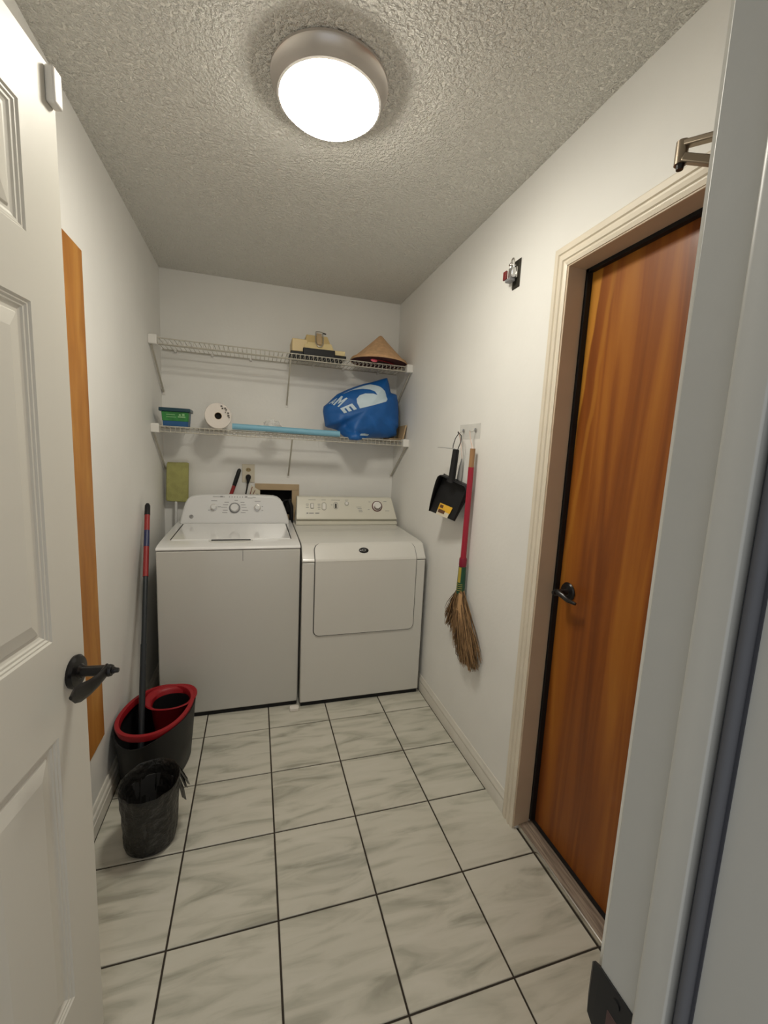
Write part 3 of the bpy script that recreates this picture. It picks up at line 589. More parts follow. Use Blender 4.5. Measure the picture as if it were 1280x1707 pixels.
# ================================================================== WIRE SHELVES
def shelf(zc, tilt, label, wx, name='wire_shelf'):
    s = thing(name, ((XL + XR) / 2, YB, zc), label, 'shelf')
    yf = 0.632; x0, x1 = XL + 0.012, XR - 0.012
    def z(x): return zc + tilt * (x - 0.43)
    def rail(nm, y, dz, r): MB().tube([(x0, y, z(x0) + dz), (x1, y, z(x1) + dz)], r, 8).build(nm, WIRE, s)
    rail('front_rail', yf, 0.0, 0.0032); rail('lip_rail', yf, -0.030, 0.0032); rail('back_rail', YB - 0.014, -0.002, 0.0032); rail('middle_rail', 0.785, -0.0045, 0.0028)
    mb = MB(); nn = int((x1 - x0) / 0.0254)
    for k in range(nn + 1):
        x = x0 + 0.008 + k * (x1 - x0 - 0.016) / nn
        mb.tube([(x, YB - 0.012, z(x)), (x, yf + 0.003, z(x) + 0.002), (x, yf - 0.002, z(x) - 0.001), (x, yf - 0.002, z(x) - 0.032)], 0.0018, 5)
    tag(mb.build('cross_wires', WIRE, s), kind='stuff')
    for (a, b) in ((XL, XL + 0.042), (XR - 0.040, XR)):
        xm = (a + b) / 2; B('end_cap', CAPW, s, a, b, yf - 0.022, yf + 0.03, z(xm) - 0.037, z(xm) + 0.013, 0.004, seg=3)
    for x in wx: B('wall_clip', CAPW, s, x - 0.007, x + 0.007, YB - 0.022, YB, z(x) - 0.014, z(x) + 0.006, 0.002)
    return s, yf, z
def brace(s, x, yf, z0, z1, x1=None, hw=0.0045):
    x1 = x if x1 is None else x1
    MB().hexa([(x1 - hw, YB - 0.004, z1), (x1 + hw, YB - 0.004, z1), (x1 + hw, YB - 0.012, z1 - 0.008), (x1 - hw, YB - 0.012, z1 - 0.008)],
              [(x - hw, yf + 0.002, z0), (x + hw, yf + 0.002, z0), (x + hw, yf - 0.003, z0 - 0.003), (x - hw, yf - 0.003, z0 - 0.003)]).build('brace', WIRE, s)
    B('brace_foot', CAPW, s, x1 - 0.008, x1 + 0.008, YB - 0.006, YB, z1 - 0.022, z1 + 0.008, 0.001)
s1, yf1, z1_ = shelf(1.968, -0.006, 'upper white wire shelf holding the beige machine and the straw hat', (-0.24, -0.03, 0.20, 0.60, 0.80, 1.05))
brace(s1, 0.430, yf1, 1.940, 1.702)
brace(s1, XL + 0.012, yf1, 1.935, 1.725); brace(s1, XR - 0.012, yf1, 1.93, 1.72)
s2, yf2, z2_ = shelf(1.496, -0.006, 'lower white wire shelf holding the paper roll and the blue bag', (-0.2, 0.1, 0.33, 0.62, 0.9))
brace(s2, 0.447, yf2, 1.468, 1.232)
brace(s2, XL + 0.012, yf2, 1.463, 1.25); brace(s2, XR - 0.012, yf2, 1.46, 1.25)

# ------------------------------------------------------------------ things on the upper shelf
bm_ = thing('beige_machine', (0.60, 0.74, 1.972), 'beige plastic machine with a black base and metal loop on the upper shelf', 'machine')
B('base', BLACK, bm_, 0.430, 0.768, 0.650, 0.86, 1.9725, 1.990, 0.003)
B('base_front', BLACK, bm_, 0.502, 0.695, 0.636, 0.66, 1.9715, 2.012, 0.003)
B('left_block', BEIGE, bm_, 0.438, 0.530, 0.660, 0.84, 1.990, 2.064, 0.004)
B('right_block', BEIGEL, bm_, 0.680, 0.762, 0.660, 0.84, 1.990, 2.020, 0.004)
MB().hexa([(0.506, 0.645, 2.0125), (0.690, 0.645, 2.0125), (0.690, 0.82, 2.0125), (0.506, 0.82, 2.0125)], [(0.517, 0.668, 2.055), (0.676, 0.668, 2.055), (0.676, 0.81, 2.055), (0.517, 0.81, 2.055)]).build('front_hood', BEIGEL, bm_, 0.004)
MB().hexa([(0.519, 0.685, 2.055), (0.673, 0.685, 2.055), (0.673, 0.80, 2.055), (0.519, 0.80, 2.055)], [(0.526, 0.700, 2.104), (0.655, 0.700, 2.104), (0.655, 0.79, 2.104), (0.526, 0.79, 2.104)]).build('rear_hood', BEIGE, bm_, 0.004)
lp = [(0.580, 0.672, 2.118), (0.577, 0.660, 2.08), (0.579, 0.648, 2.045), (0.588, 0.642, 2.030), (0.600, 0.640, 2.026), (0.612, 0.642, 2.030), (0.621, 0.648, 2.045), (0.623, 0.660, 2.08), (0.620, 0.672, 2.118), (0.600, 0.674, 2.121)]
MB().tube(lp, 0.0035, 8, closed=True).build('metal_loop', CHROME, bm_)
MB().hexa([(0.586, 0.648, 2.040), (0.614, 0.648, 2.040), (0.614, 0.655, 2.040), (0.586, 0.655, 2.040)], [(0.584, 0.674, 2.112), (0.616, 0.674, 2.112), (0.616, 0.684, 2.112), (0.584, 0.684, 2.112)]).build('loop_plate', TRAYW, bm_, 0.003)
MB().tube([(0.620, 0.672, 2.114), (0.642, 0.676, 2.112)], 0.004, 8).build('black_pin', BLACK, bm_)
ht = thing('conical_hat', (1.005, 0.742, 1.972), 'conical straw hat with a pink ribbon on the upper shelf', 'hat')
hc = (1.003, 0.742, 1.992)
MB().lathe([(0.188, 0.0), (0.186, 0.004), (0.150, 0.034), (0.100, 0.080), (0.05, 0.128), (0.012, 0.166), (0.0001, 0.172)], hc, 56, (0.03, 0.0, 1)).build('straw_cone', STRAW, ht, sharp=60)
MB().lathe([(0.184, -0.0005), (0.140, 0.028), (0.05, 0.112), (0.0001, 0.150)], hc, 40, (0.03, 0, 1)).build('lining', REDD, ht, sharp=60)
MB().tube([Vector(hc) + Vector((0.187 * math.cos(a), 0.187 * math.sin(a), -0.0056 * math.cos(a))) for a in [k * math.pi / 20 for k in range(40)]], 0.0035, 6, closed=True).build('rim_hoop', STRAW, ht)
MB().lathe([(0.0001, 0), (0.018, 0.001), (0.022, 0.004), (0.018, 0.010), (0.0001, 0.012)], (0.935, 0.612, 1.9725), 20, (0, -0.5, 0.8)).build('ribbon_bow', PINK, ht)
MB().tube([(0.935, 0.615, 1.979), (0.98, 0.63, 1.985), (1.05, 0.66, 1.984), (1.1, 0.7, 1.98)], 0.0035, 8).build('ribbon', REDP, ht)
MB().tube([Vector(hc) + Vector((0.178 * math.cos(a), 0.178 * math.sin(a), 0.012 - 0.0056 * math.cos(a))) for a in [k * math.pi / 20 for k in range(40)]], 0.0042, 6, closed=True).build('rim_hoop', STRAW, ht)

# ------------------------------------------------------------------ things on the lower shelf
tb = thing('green_tub', (-0.207, 0.70, 1.501), 'green and blue lidded plastic tub at the left end of the lower shelf', 'tub')
def taper(nm, x0, x1, y0, y1, z0, z1, k, m, p, bev=0.004):
    MB().hexa([(x0 + k, y0 + k, z0), (x1 - k, y0 + k, z0), (x1 - k, y1 - k, z0), (x0 + k, y1 - k, z0)], [(x0, y0, z1), (x1, y0, z1), (x1, y1, z1), (x0, y1, z1)]).build(nm, m, p, bev, seg=3)
taper('tub_body', -0.275, -0.134, 0.648, 0.752, 1.502, 1.588, 0.006, TUBB, tb)
taper('label', -0.2755, -0.1335, 0.6465, 0.70, 1.532, 1.585, 0.0035, TUBG, tb, 0.003)
B('lid', TUBL, tb, -0.288, -0.124, 0.638, 0.760, 1.584, 1.605, 0.005, seg=3)
lm = MB(); lm.box(-0.190, -0.152, 0.6455, 0.649, 1.553, 1.560); lm.box(-0.185, -0.175, 0.6455, 0.649, 1.563, 1.572); lm.box(-0.168, -0.156, 0.6455, 0.649, 1.563, 1.575); lm.build('label_emblem', LEAFG, tb)
lm = MB(); lm.box(-0.250, -0.205, 0.6455, 0.649, 1.566, 1.569); lm.box(-0.250, -0.200, 0.6465, 0.650, 1.553, 1.556); lm.build('label_stripes', LEAFG, tb)
pr_ = thing('paper_roll', (0.023, 0.73, 1.50), 'large white paper towel roll lying end-on on the lower shelf', 'paper roll')
pcn = (0.024, 0.640, 1.5765); axp = Vector((-0.10, 1, 0))
MB().lathe([(0.0205, 0.0), (0.072, -0.001), (0.0735, 0.003), (0.0735, 0.20), (0.071, 0.203), (0.0205, 0.203), (0.0205, 0.0)], pcn, 48, axp).build('paper', PAPER, pr_)
MB().lathe([(0.0205, 0.002), (0.0205, 0.2), (0.0185, 0.2), (0.0185, 0.002), (0.0205, 0.002)], pcn, 28, axp).build('core', TRAYW, pr_)
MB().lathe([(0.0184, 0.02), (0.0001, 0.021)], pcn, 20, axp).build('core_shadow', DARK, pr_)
pm = MB(); random.seed(11)
for (a, r, l) in ((62, 0.050, 0.008), (50, 0.060, 0.010), (72, 0.060, 0.010), (40, 0.058, 0.008), (20, 0.058, 0.010), (5, 0.056, 0.012), (30, 0.046, 0.005), (-5, 0.060, 0.006)):
    cxp, czp = pcn[0] + r * math.cos(R(a)), pcn[2] + r * math.sin(R(a)); pm.box(cxp - l / 2, cxp + l / 2, 0.6355, 0.6375, czp - 0.003, czp + 0.003)
pm.build('printed_specks', INK, pr_)
tag(MB().tube([(0.102, 0.620, 1.521), (0.28, 0.620, 1.5195), (0.55, 0.619, 1.5145), (0.735, 0.617, 1.5125)], [0.0172, 0.0172, 0.0180, 0.0185], 20).build('foam_tube', CYAN), 'long light blue foam tube lying along the front of the lower shelf', 'tube')
# clear crumpled wrapper
cw = MB(); vs = []; fs = []; nu, nv = 20, 10
for i in range(nu):
    for j in range(nv):
        a = 2 * math.pi * i / nu; b = math.pi * j / (nv - 1)
        p = Vector((math.sin(b) * math.cos(a), math.sin(b) * math.sin(a), math.cos(b))); k = 1 + 0.45 * noise.noise(p * 2.3 + Vector((3, 1, 2)))
        vs.append((0.328 + p.x * 0.055 * k, 0.715 + p.y * 0.05 * k, max(1.5015, 1.535 + p.z * 0.042 * k)))
for i in range(nu):
    for j in range(nv - 1): fs.append((i * nv + j, ((i + 1) % nu) * nv + j, ((i + 1) % nu) * nv + j + 1, i * nv + j + 1))
tag(cw.add(vs, fs).build('clear_wrapper', CLEAR, sharp=25), 'crumpled clear plastic wrapper behind the blue tube', 'wrapper')
# wooden tray end at the right of the shelf
tr = thing('wooden_tray', (1.13, 0.76, 1.50), 'small tan wooden tray standing behind the blue bag at the right wall', 'tray')
MB().hexa([(1.168, 0.668, 1.503), (1.178, 0.668, 1.503), (1.178, 0.80, 1.503), (1.168, 0.80, 1.503)], [(1.182, 0.655, 1.598), (1.192, 0.655, 1.598), (1.192, 0.82, 1.596), (1.182, 0.82, 1.596)]).build('tray_side', TRAYW, tr, 0.002)
B('tray_back', TRAYW, tr, 1.09, 1.172, 0.845, 0.853, 1.503, 1.60, 0.002); B('tray_bottom', TRAYW, tr, 1.09, 1.172, 0.70, 0.845, 1.502, 1.508, 0.002)
gb = MB().lathe([(0.03, 0), (0.034, 0.05), (0.036, 0.18), (0.03, 0.25), (0.012, 0.272), (0.0001, 0.275)], (1.138, 0.898, 1.502), 24)
tag(gb.build('green_bottle', OLIVE), 'dark green container half hidden behind the right side of the blue bag', 'container')

# ------------------------------------------------------------------ blue bag
BAG = [(0.644, 1.658), (0.649, 1.688), (0.677, 1.711), (0.696, 1.733), (0.734, 1.77), (0.784, 1.797), (0.843, 1.825), (0.902, 1.849), (0.962, 1.866), (1.015, 1.886), (1.063, 1.904), (1.078, 1.865), (1.093, 1.808), (1.135, 1.8), (1.148, 1.746), (1.156, 1.676), (1.160, 1.589), (1.145, 1.567), (1.150, 1.528), (1.104, 1.512), (1.019, 1.508), (0.936, 1.503), (0.896, 1.492), (0.850, 1.480), (0.802, 1.481), (0.766, 1.506), (0.737, 1.542), (0.701, 1.551), (0.662, 1.557)]
BC = Vector((0.905, 1.675)); BY = 0.742
def bnd(th):
    d = Vector((math.cos(th), math.sin(th))); best = 0.1
    for i in range(len(BAG)):
        a = Vector(BAG[i]) - BC; b = Vector(BAG[(i + 1) % len(BAG)]) - BC; e = b - a; den = d.x * e.y - d.y * e.x
        if abs(den) < 1e-9: continue
        t = (a.x * e.y - a.y * e.x) / den; u = (a.x * d.y - a.y * d.x) / den
        if t > 0 and -1e-6 <= u <= 1 + 1e-6: best = t
    return best
def bagdepth(x, z):
    q = Vector((x, z)) - BC; th = math.atan2(q.y, q.x); t = min(1, q.length / bnd(th))
    dep = 0.130 * (1 - t ** 2.4) ** 0.6
    wv = noise.noise(Vector((x * 7, z * 6, 1.3))) * 0.024 + noise.noise(Vector((x * 16, z * 13, 4.1))) * 0.009
    # folds radiating in the lower half
    low = max(0, min(1, (1.66 - z) / 0.12))
    wv += low * 0.026 * math.sin(9 * th + 2.2 * math.sin(2 * th)) * t
    crease = math.exp(-((x - 0.765 - 0.5 * (1.62 - z)) / 0.02) ** 2) * low * 0.022
    lobe = 0.135 * math.exp(-((x - 0.840) / 0.090) ** 2 - ((z - 1.49) / 0.065) ** 2)
    return max(dep, lobe) * 0.7 + (dep + lobe) * 0.3 + (wv - crease) * (1 - t ** 6)
def bagsurf(x, z, off=0.0): return (x, BY - bagdepth(x, z) - off, z)
bag = thing('blue_shopping_bag', (0.9, 0.74, 1.50), 'full blue shopping bag with white print on the lower shelf', 'bag')
NT, NR = 144, 26; vs = []; fs = []
vs.append(bagsurf(BC.x, BC.y))
for i in range(NT):
    th = 2 * math.pi * i / NT; bb = bnd(th)
    for j in range(1, NR + 1):
        t = 1 - (1 - j / NR) ** 1.5; x, z = BC.x + math.cos(th) * bb * t, BC.y + math.sin(th) * bb * t
        vs.append(bagsurf(x, z))
for i in range(NT):
    a = 1 + i * NR; b = 1 + ((i + 1) % NT) * NR; fs.append((0, a, b))
    for j in range(NR - 1): fs.append((a + j, a + j + 1, b + j + 1, b + j))
back0 = len(vs)
for i in range(NT):
    th = 2 * math.pi * i / NT; bb = bnd(th)
    for t, dp in ((0.93, 0.04), (0.75, 0.075), (0.4, 0.095)):
        vs.append((BC.x + math.cos(th) * bb * t, BY + dp, max(1.502, BC.y + math.sin(th) * bb * t)))
vs.append((BC.x, BY + 0.098, BC.y)); bc = len(vs) - 1
for i in range(NT):
    i2 = (i + 1) % NT; a = 1 + i * NR + NR - 1; b = 1 + i2 * NR + NR - 1; p, q = back0 + 3 * i, back0 + 3 * i2
    fs += [(a, p, q, b), (p, p + 1, q + 1, q), (p + 1, p + 2, q + 2, q + 1), (p + 2, bc, q + 2)]
MB().add(vs, fs).build('bag_body', BAGB, bag, sharp=50)
def bagprint(polys, name, off=0.0018):
    bm = bmesh.new()
    for poly in polys:
        bm.faces.new([bm.verts.new((x, 0, z)) for x, z in poly]).normal_update()
    bmesh.ops.triangulate(bm, faces=bm.faces)
    for _ in range(5):
        es = [e for e in bm.edges if e.calc_length() > 0.008]
        if not es: break
        bmesh.ops.subdivide_edges(bm, edges=es, cuts=1); bmesh.ops.triangulate(bm, faces=bm.faces)
    bm.verts.ensure_lookup_table(); bm.faces.ensure_lookup_table()
    vv = [bagsurf(v.co.x, v.co.z, off) for v in bm.verts]; ff = [tuple(v.index for v in f.verts) for f in bm.faces]; bm.free()
    return MB().add(vv, ff).build(name, BAGW, bag, sharp=60)
LOGO = [(0.76, 1.767), (0.786, 1.78), (0.823, 1.797), (0.881, 1.806), (0.926, 1.803), (0.954, 1.791), (0.968, 1.769), (0.942, 1.777), (0.892, 1.775), (0.856, 1.76), (0.837, 1.737), (0.839, 1.711), (0.857, 1.678), (0.935, 1.701), (1.029, 1.734), (1.041, 1.751), (1.033, 1.783), (1.026, 1.803), (0.989, 1.831), (0.937, 1.843), (0.89, 1.828), (0.842, 1.809), (0.8, 1.789), (0.771, 1.774)]
bagprint([LOGO], 'curved_emblem_print')
LET = {'E': [[(0, 0), (.28, 0), (.28, 1), (0, 1)], [(.28, 0), (1, 0), (1, .24), (.28, .24)], [(.28, .38), (1, .38), (1, .62), (.28, .62)], [(.28, .76), (1, .76), (1, 1), (.28, 1)]],
       'M': [[(0, 0), (.24, 0), (.24, 1), (0, 1)], [(.76, 0), (1, 0), (1, 1), (.76, 1)], [(.24, 1), (.24, .62), (.5, .18), (.5, .55)], [(.5, .55), (.5, .18), (.76, .62), (.76, 1)]],
       'A': [[(0, 0), (.26, 0), (.6, 1), (.38, 1)], [(.74, 0), (1, 0), (.62, 1), (.40, 1)], [(.3, .2), (.7, .2), (.66, .40), (.36, .40)]]}
for ch, (bl, tl, br, tr_) in {'E': ((0.738, 1.672), (0.81, 1.707), (0.764, 1.644), (0.839, 1.673)), 'M': ((0.697, 1.694), (0.750, 1.754), (0.731, 1.681), (0.785, 1.739)), 'A': ((0.676, 1.703), (0.715, 1.736), (0.694, 1.697), (0.735, 1.742))}.items():
    bl, tl, br, tr_ = map(Vector, (bl, tl, br, tr_))
    def mp(u, v): return tuple((bl * (1 - u) + br * u) * (1 - v) + (tl * (1 - u) + tr_ * u) * v)
    bagprint([[mp(u, v) for u, v in poly] for poly in LET[ch]], 'printed_letter')
bagprint([[(0.862, 1.5115), (0.935, 1.514), (0.940, 1.524), (0.905, 1.5275), (0.875, 1.524)]], 'lower_print')

# ================================================================== BUCKET, MOP, BIN
bk = thing('mop_bucket', (-0.168, -0.148, 0), 'charcoal oval mop bucket with a red rim and wringer insert beside the left wall', 'bucket')
AX, AY = 0.143, 0.198; cB = (-0.170, -0.148)
def oval(ax, ay, z, n=72, dip=0.0, cx=cB[0], cy_=cB[1], rot=0.0):
    out = []
    for k in range(n):
        a = 2 * math.pi * k / n; e = 0.9
        x = math.copysign(abs(math.cos(a)) ** e, math.cos(a)) * ax; y = math.copysign(abs(math.sin(a)) ** e, math.sin(a)) * ay
        dz = -dip * math.exp(-((a - R(262)) / 0.62) ** 2)
        out.append((cx + x * math.cos(rot) - y * math.sin(rot), cy_ + x * math.sin(rot) + y * math.cos(rot), z + dz))
    return out
def skin(rings, name, m, parent, cap0=False, cap1=False, **kw):
    n = len(rings[0]); vs = [p for r in rings for p in r]; fs = []
    for i in range(len(rings) - 1):
        for k in range(n): fs.append((i * n + k, i * n + (k + 1) % n, (i + 1) * n + (k + 1) % n, (i + 1) * n + k))
    if cap0: fs.append(tuple(range(n))[::-1])
    if cap1: fs.append(tuple((len(rings) - 1) * n + k for k in range(n)))
    return MB().add(vs, fs).build(name, m, parent, **kw)
RB = R(-12)
skin([oval(AX - 0.030, AY - 0.035, 0.0, rot=RB), oval(AX - 0.022, AY - 0.026, 0.008, rot=RB), oval(AX - 0.012, AY - 0.014, 0.12, rot=RB), oval(AX - 0.004, AY - 0.004, 0.22, rot=RB, dip=0.02), oval(AX, AY, 0.262, rot=RB, dip=0.042),
      oval(AX - 0.004, AY - 0.004, 0.262, rot=RB, dip=0.042), oval(AX - 0.010, AY - 0.010, 0.20, rot=RB, dip=0.02), oval(AX - 0.030, AY - 0.035, 0.02, rot=RB)], 'bucket_shell', BUCKD, bk, True, True, sharp=60)
skin([oval(AX - 0.012, AY - 0.012, 0.245, rot=RB), oval(AX - 0.004, AY - 0.006, 0.266, rot=RB), oval(AX - 0.006, AY - 0.008, 0.272, rot=RB), oval(AX - 0.020, AY - 0.022, 0.272, rot=RB), oval(AX - 0.023, AY - 0.026, 0.262, rot=RB), oval(AX - 0.024, AY - 0.027, 0.248, rot=RB)], 'red_rim', REDP, bk, sharp=45)
# wringer basket in the far half
bx, by_ = -0.128, -0.070
skin([oval(0.108, 0.104, 0.268, cx=bx, cy_=by_ + 0.006), oval(0.105, 0.101, 0.272, cx=bx, cy_=by_ + 0.006), oval(0.094, 0.090, 0.270, cx=bx, cy_=by_), oval(0.080, 0.077, 0.258, cx=bx, cy_=by_), oval(0.074, 0.071, 0.18, cx=bx, cy_=by_), oval(0.066, 0.064, 0.12, cx=bx, cy_=by_)], 'wringer_funnel', REDP, bk, sharp=45)
skin([oval(0.0735, 0.0705, 0.246, cx=bx, cy_=by_), oval(0.070, 0.067, 0.17, cx=bx, cy_=by_), oval(0.06, 0.058, 0.115, cx=bx, cy_=by_)], 'spin_basket', BLACK, bk, False, True, sharp=50)
mp_ = thing('spin_mop', (-0.22, -0.20, 0.03), 'mop with a red and black grip leaning from the bucket to the left wall', 'mop')
P0, P1 = Vector((-0.218, -0.235, 0.10)), Vector((-0.297, 0.374, 1.094))
def pl(t): return P0.lerp(P1, t)
MB().tube([pl(-0.03), pl(0.40)], 0.0125, 16).build('lower_tube', STEELB, mp_)
MB().tube([pl(0.395), pl(0.675)], 0.0105, 16).build('upper_tube', STEELB, mp_)
MB().tube([pl(0.67), pl(0.80)], 0.0125, 16).build('red_grip', REDG, mp_)
MB().tube([pl(0.80), pl(0.873)], 0.0128, 16).build('navy_label', BLUEL, mp_)
MB().tube([pl(0.873), pl(0.945)], 0.0125, 16).build('red_grip', REDG, mp_)
MB().tube([pl(0.945), pl(0.99), pl(1.0)], [0.0132, 0.0125, 0.007], 16).build('end_cap', BLACK, mp_)
MB().lathe([(0.008, 0.07), (0.03, 0.05), (0.055, 0.02), (0.058, 0.0), (0.0001, 0.0)], (-0.214, -0.245, 0.022), 28).build('mop_head', BINP, mp_)

tc_ = thing('trash_can', (-0.118, -0.545, 0), 'small waste bin lined with a crumpled grey-black bag in front of the mop bucket', 'trash can')
tcx, tcy, TH = -0.110, -0.556, 0.252
def tcen(z): f = z / TH; return (-0.118 + (tcx + 0.118) * f, -0.540 + (tcy + 0.540) * f)
def ring(z, rx, ry, amp, n=96, seed=0.0, zj=0.0):
    c = tcen(z); out = []
    for k in range(n):
        a = 2 * math.pi * k / n; p = Vector((math.cos(a) * 2.2, math.sin(a) * 2.2, z * 14 + seed))
        d = noise.noise(p * 1.6) * amp + noise.noise(p * 4.2) * amp * 0.6
        out.append((c[0] + math.cos(a) * (rx + d), c[1] + math.sin(a) * (ry + d), z + zj * noise.noise(Vector((math.cos(a) * 3, math.sin(a) * 3, seed)))))
    return out
skin([ring(0.0, 0.074, 0.066, 0), ring(0.005, 0.079, 0.071, 0), ring(0.20, 0.086, 0.094, 0), ring(0.2, 0.083, 0.091, 0), ring(0.01, 0.074, 0.066, 0)], 'bin', BINP, tc_, True, True, sharp=50)
rg = [ring(0.012, 0.081, 0.073, 0.004, seed=9, zj=0.012), ring(0.03, 0.084, 0.077, 0.005), ring(0.07, 0.085, 0.081, 0.006), ring(0.11, 0.087, 0.087, 0.006), ring(0.15, 0.089, 0.092, 0.006), ring(0.19, 0.091, 0.098, 0.005), ring(0.225, 0.093, 0.103, 0.005, zj=0.003), ring(0.247, 0.095, 0.107, 0.003, zj=0.006),
      ring(0.253, 0.093, 0.105, 0.002, zj=0.006), ring(0.247, 0.088, 0.100, 0.003, zj=0.006), ring(0.21, 0.083, 0.093, 0.006), ring(0.16, 0.078, 0.086, 0.008), ring(0.10, 0.072, 0.077, 0.010), ring(0.05, 0.062, 0.063, 0.010), ring(0.02, 0.04, 0.04, 0.006)]
skin(rg, 'bin_liner', BAGK, tc_, False, True, sharp=70)
# torn liner flaps on the right
fl_ = MB(); random.seed(5)
c = tcen(0.23)
for (a0, zt, zb, wd, outw) in ((20, 0.245, 0.165, 20, 0.022), (36, 0.250, 0.150, 22, 0.026), (8, 0.240, 0.175, 12, 0.014), (-6, 0.238, 0.150, 12, 0.012), (52, 0.250, 0.185, 18, 0.018)):
    for side in (0,):
        a1, a2 = R(a0 - wd / 2), R(a0 + wd / 2); am = R(a0 + random.uniform(-6, 6)); pts = []
        for (a, r, z) in ((a1, 0.0, zt), (a2, 0.0, zt), (a2 + 0.02, outw * 0.9, (zt + zb) / 2), (am, outw * 1.5, zb), (a1 - 0.02, outw, (zt * 0.4 + zb * 0.6))):
            pts.append((c[0] + math.cos(a) * (0.096 + r), c[1] + math.sin(a) * (0.107 + r), z))
        inn = [(p[0] - 0.0012 * math.cos(am), p[1] - 0.0012 * math.sin(am), p[2]) for p in pts]
        fl_.add(pts + inn, [(0, 1, 2, 3, 4), (9, 8, 7, 6, 5)] + [(i, (i + 1) % 5, 5 + (i + 1) % 5, 5 + i) for i in range(5)])
fl_.build('torn_liner_edge', BAGK, tc_)

# ================================================================== leak sensor
ls = thing('leak_sensor', (0.440, 0.140, 0), 'small white rounded sensor on the floor between the two machines', 'sensor')
MB().prism([(0.420, 0.112), (0.459, 0.110), (0.465, 0.117), (0.466, 0.138), (0.459, 0.144), (0.423, 0.145), (0.416, 0.139), (0.415, 0.118)], 2, 0.0, 0.020).build('case', PUCK, ls, 0.004, seg=3)

# ================================================================== RIGHT WALL ITEMS
hk = thing('adhesive_hook_plate', (XR, -0.217, 1.49), 'clear adhesive plate with two small hooks on the right wall', 'hook')
B('plate', PLASTC, hk, XR - 0.0025, XR, -0.316, -0.118, 1.491, 1.560, 0.0008)
for yy_ in (-0.160, -0.276):
    MB().lathe([(0.0085, 0), (0.0085, 0.003), (0.001, 0.004)], (XR - 0.0025, yy_, 1.531), 20, (-1, 0, 0)).tube([(XR - 0.005, yy_, 1.531), (XR - 0.016, yy_, 1.524), (XR - 0.028, yy_, 1.520), (XR - 0.034, yy_, 1.527)], 0.002, 8).build('hook', CHROME, hk)

br_ = thing('grass_broom', (1.165, -0.33, 0.44), 'hanging grass broom with a red wrapped handle', 'broom')
def bh(z): t = (1.446 - z) / (1.446 - 0.78); return Vector((1.168, -0.310 + 0.018 * t, z))
MB().tube([bh(1.446), bh(1.36)], 0.0118, 16).build('cane_end', BAMB, br_)
MB().tube([bh(1.362), bh(1.1), bh(0.935)], [0.0130, 0.0132, 0.0135], 16).build('red_handle', WRAP, br_)
MB().tube([bh(0.938), bh(0.932), bh(0.905), bh(0.895)], [0.016, 0.018, 0.018, 0.016], 18).build('magenta_binding', PINKW, br_)
MB().tube([bh(0.896), bh(0.84), bh(0.765)], [0.0175, 0.019, 0.020], 18).build('green_tape', GRNW, br_)
# yellow tape strip on the left part of the sleeve, plus thin bands
yt = MB(); vs = []; fs = []
for i, z in enumerate((0.894, 0.86, 0.82)):
    c = bh(z); r = 0.0186 + (0.896 - z) * 0.018
    for k in range(7): a = R(182 + 8 * k); vs.append((c.x + r * math.cos(a), c.y + r * math.sin(a), z))
for i in range(2):
    for k in range(6): fs.append((i * 7 + k, i * 7 + k + 1, (i + 1) * 7 + k + 1, (i + 1) * 7 + k))
yt.add(vs, fs)
for z in (0.812, 0.802, 0.792, 0.782):
    c = bh(z); r = 0.0205
    yt.tube([(c.x + r * math.cos(a), c.y + r * math.sin(a), z) for a in [R(165 + 12 * k) for k in range(9)]], 0.0012, 5)
yt.build('yellow_tape', YELW, br_)
random.seed(21)
tips = [(-0.180, 0.600), (-0.186, 0.566), (-0.228, 0.572), (-0.284, 0.512), (-0.330, 0.470), (-0.364, 0.443), (-0.395, 0.452), (-0.425, 0.450), (-0.470, 0.462), (-0.494, 0.495)]
bs = MB(); bs2 = MB()
for i in range(680):
    u = random.random(); k = u * (len(tips) - 1); j = min(int(k), len(tips) - 2); f = k - j
    ty = tips[j][0] * (1 - f) + tips[j + 1][0] * f + random.gauss(0, 0.006); tz = tips[j][1] * (1 - f) + tips[j + 1][1] * f + abs(random.gauss(0, 0.03)) - 0.006
    s0 = Vector((1.168 + random.uniform(-0.012, 0.012), -0.292 + (0.5 - u) * 0.030, 0.775 + random.uniform(-0.01, 0.01)))
    e = Vector((1.168 + random.uniform(-0.020, 0.022), ty, tz))
    m1 = s0.lerp(e, 0.35) + Vector((random.uniform(-0.012, 0.010), random.uniform(-0.006, 0.006) - 0.014 * (u - 0.4), 0)); m2 = s0.lerp(e, 0.72) + Vector((random.uniform(-0.012, 0.008), random.uniform(-0.008, 0.008) - 0.010 * (u - 0.5), 0))
    (bs2 if i % 5 in (1, 3) else bs).tube([s0, m1, m2, e], [0.0022, 0.0020, 0.0017, 0.0008], 3, caps=False)
tag(bs.build('bristles', STRAWB, br_, sharp=180), kind='stuff')
tag(bs2.build('dark_bristles', STRAWD, br_, sharp=180), kind='stuff')
st = MB()
for i in range(16):
    y = -0.300 - 0.0021 * i + random.uniform(-0.001, 0.001)
    st.tube([(1.152 + 0.0003 * (i - 8) ** 2 * 0.3, y, 0.772), (1.150, y - 0.012, 0.70), (1.152, y - 0.022 - 0.0016 * i, 0.62 + random.uniform(-0.03, 0.02))], [0.0017, 0.0017, 0.0008], 4)
tag(st.build('pale_stalks', STRAWT, br_), kind='stuff')
c = bh(0.70); MB().tube([(1.168 + 0.021 * math.cos(a), -0.313 + 0.030 * math.sin(a), 0.692) for a in [k * math.pi / 10 for k in range(20)]], 0.0016, 5, closed=True).build('stitch_band', STRAWT, br_)
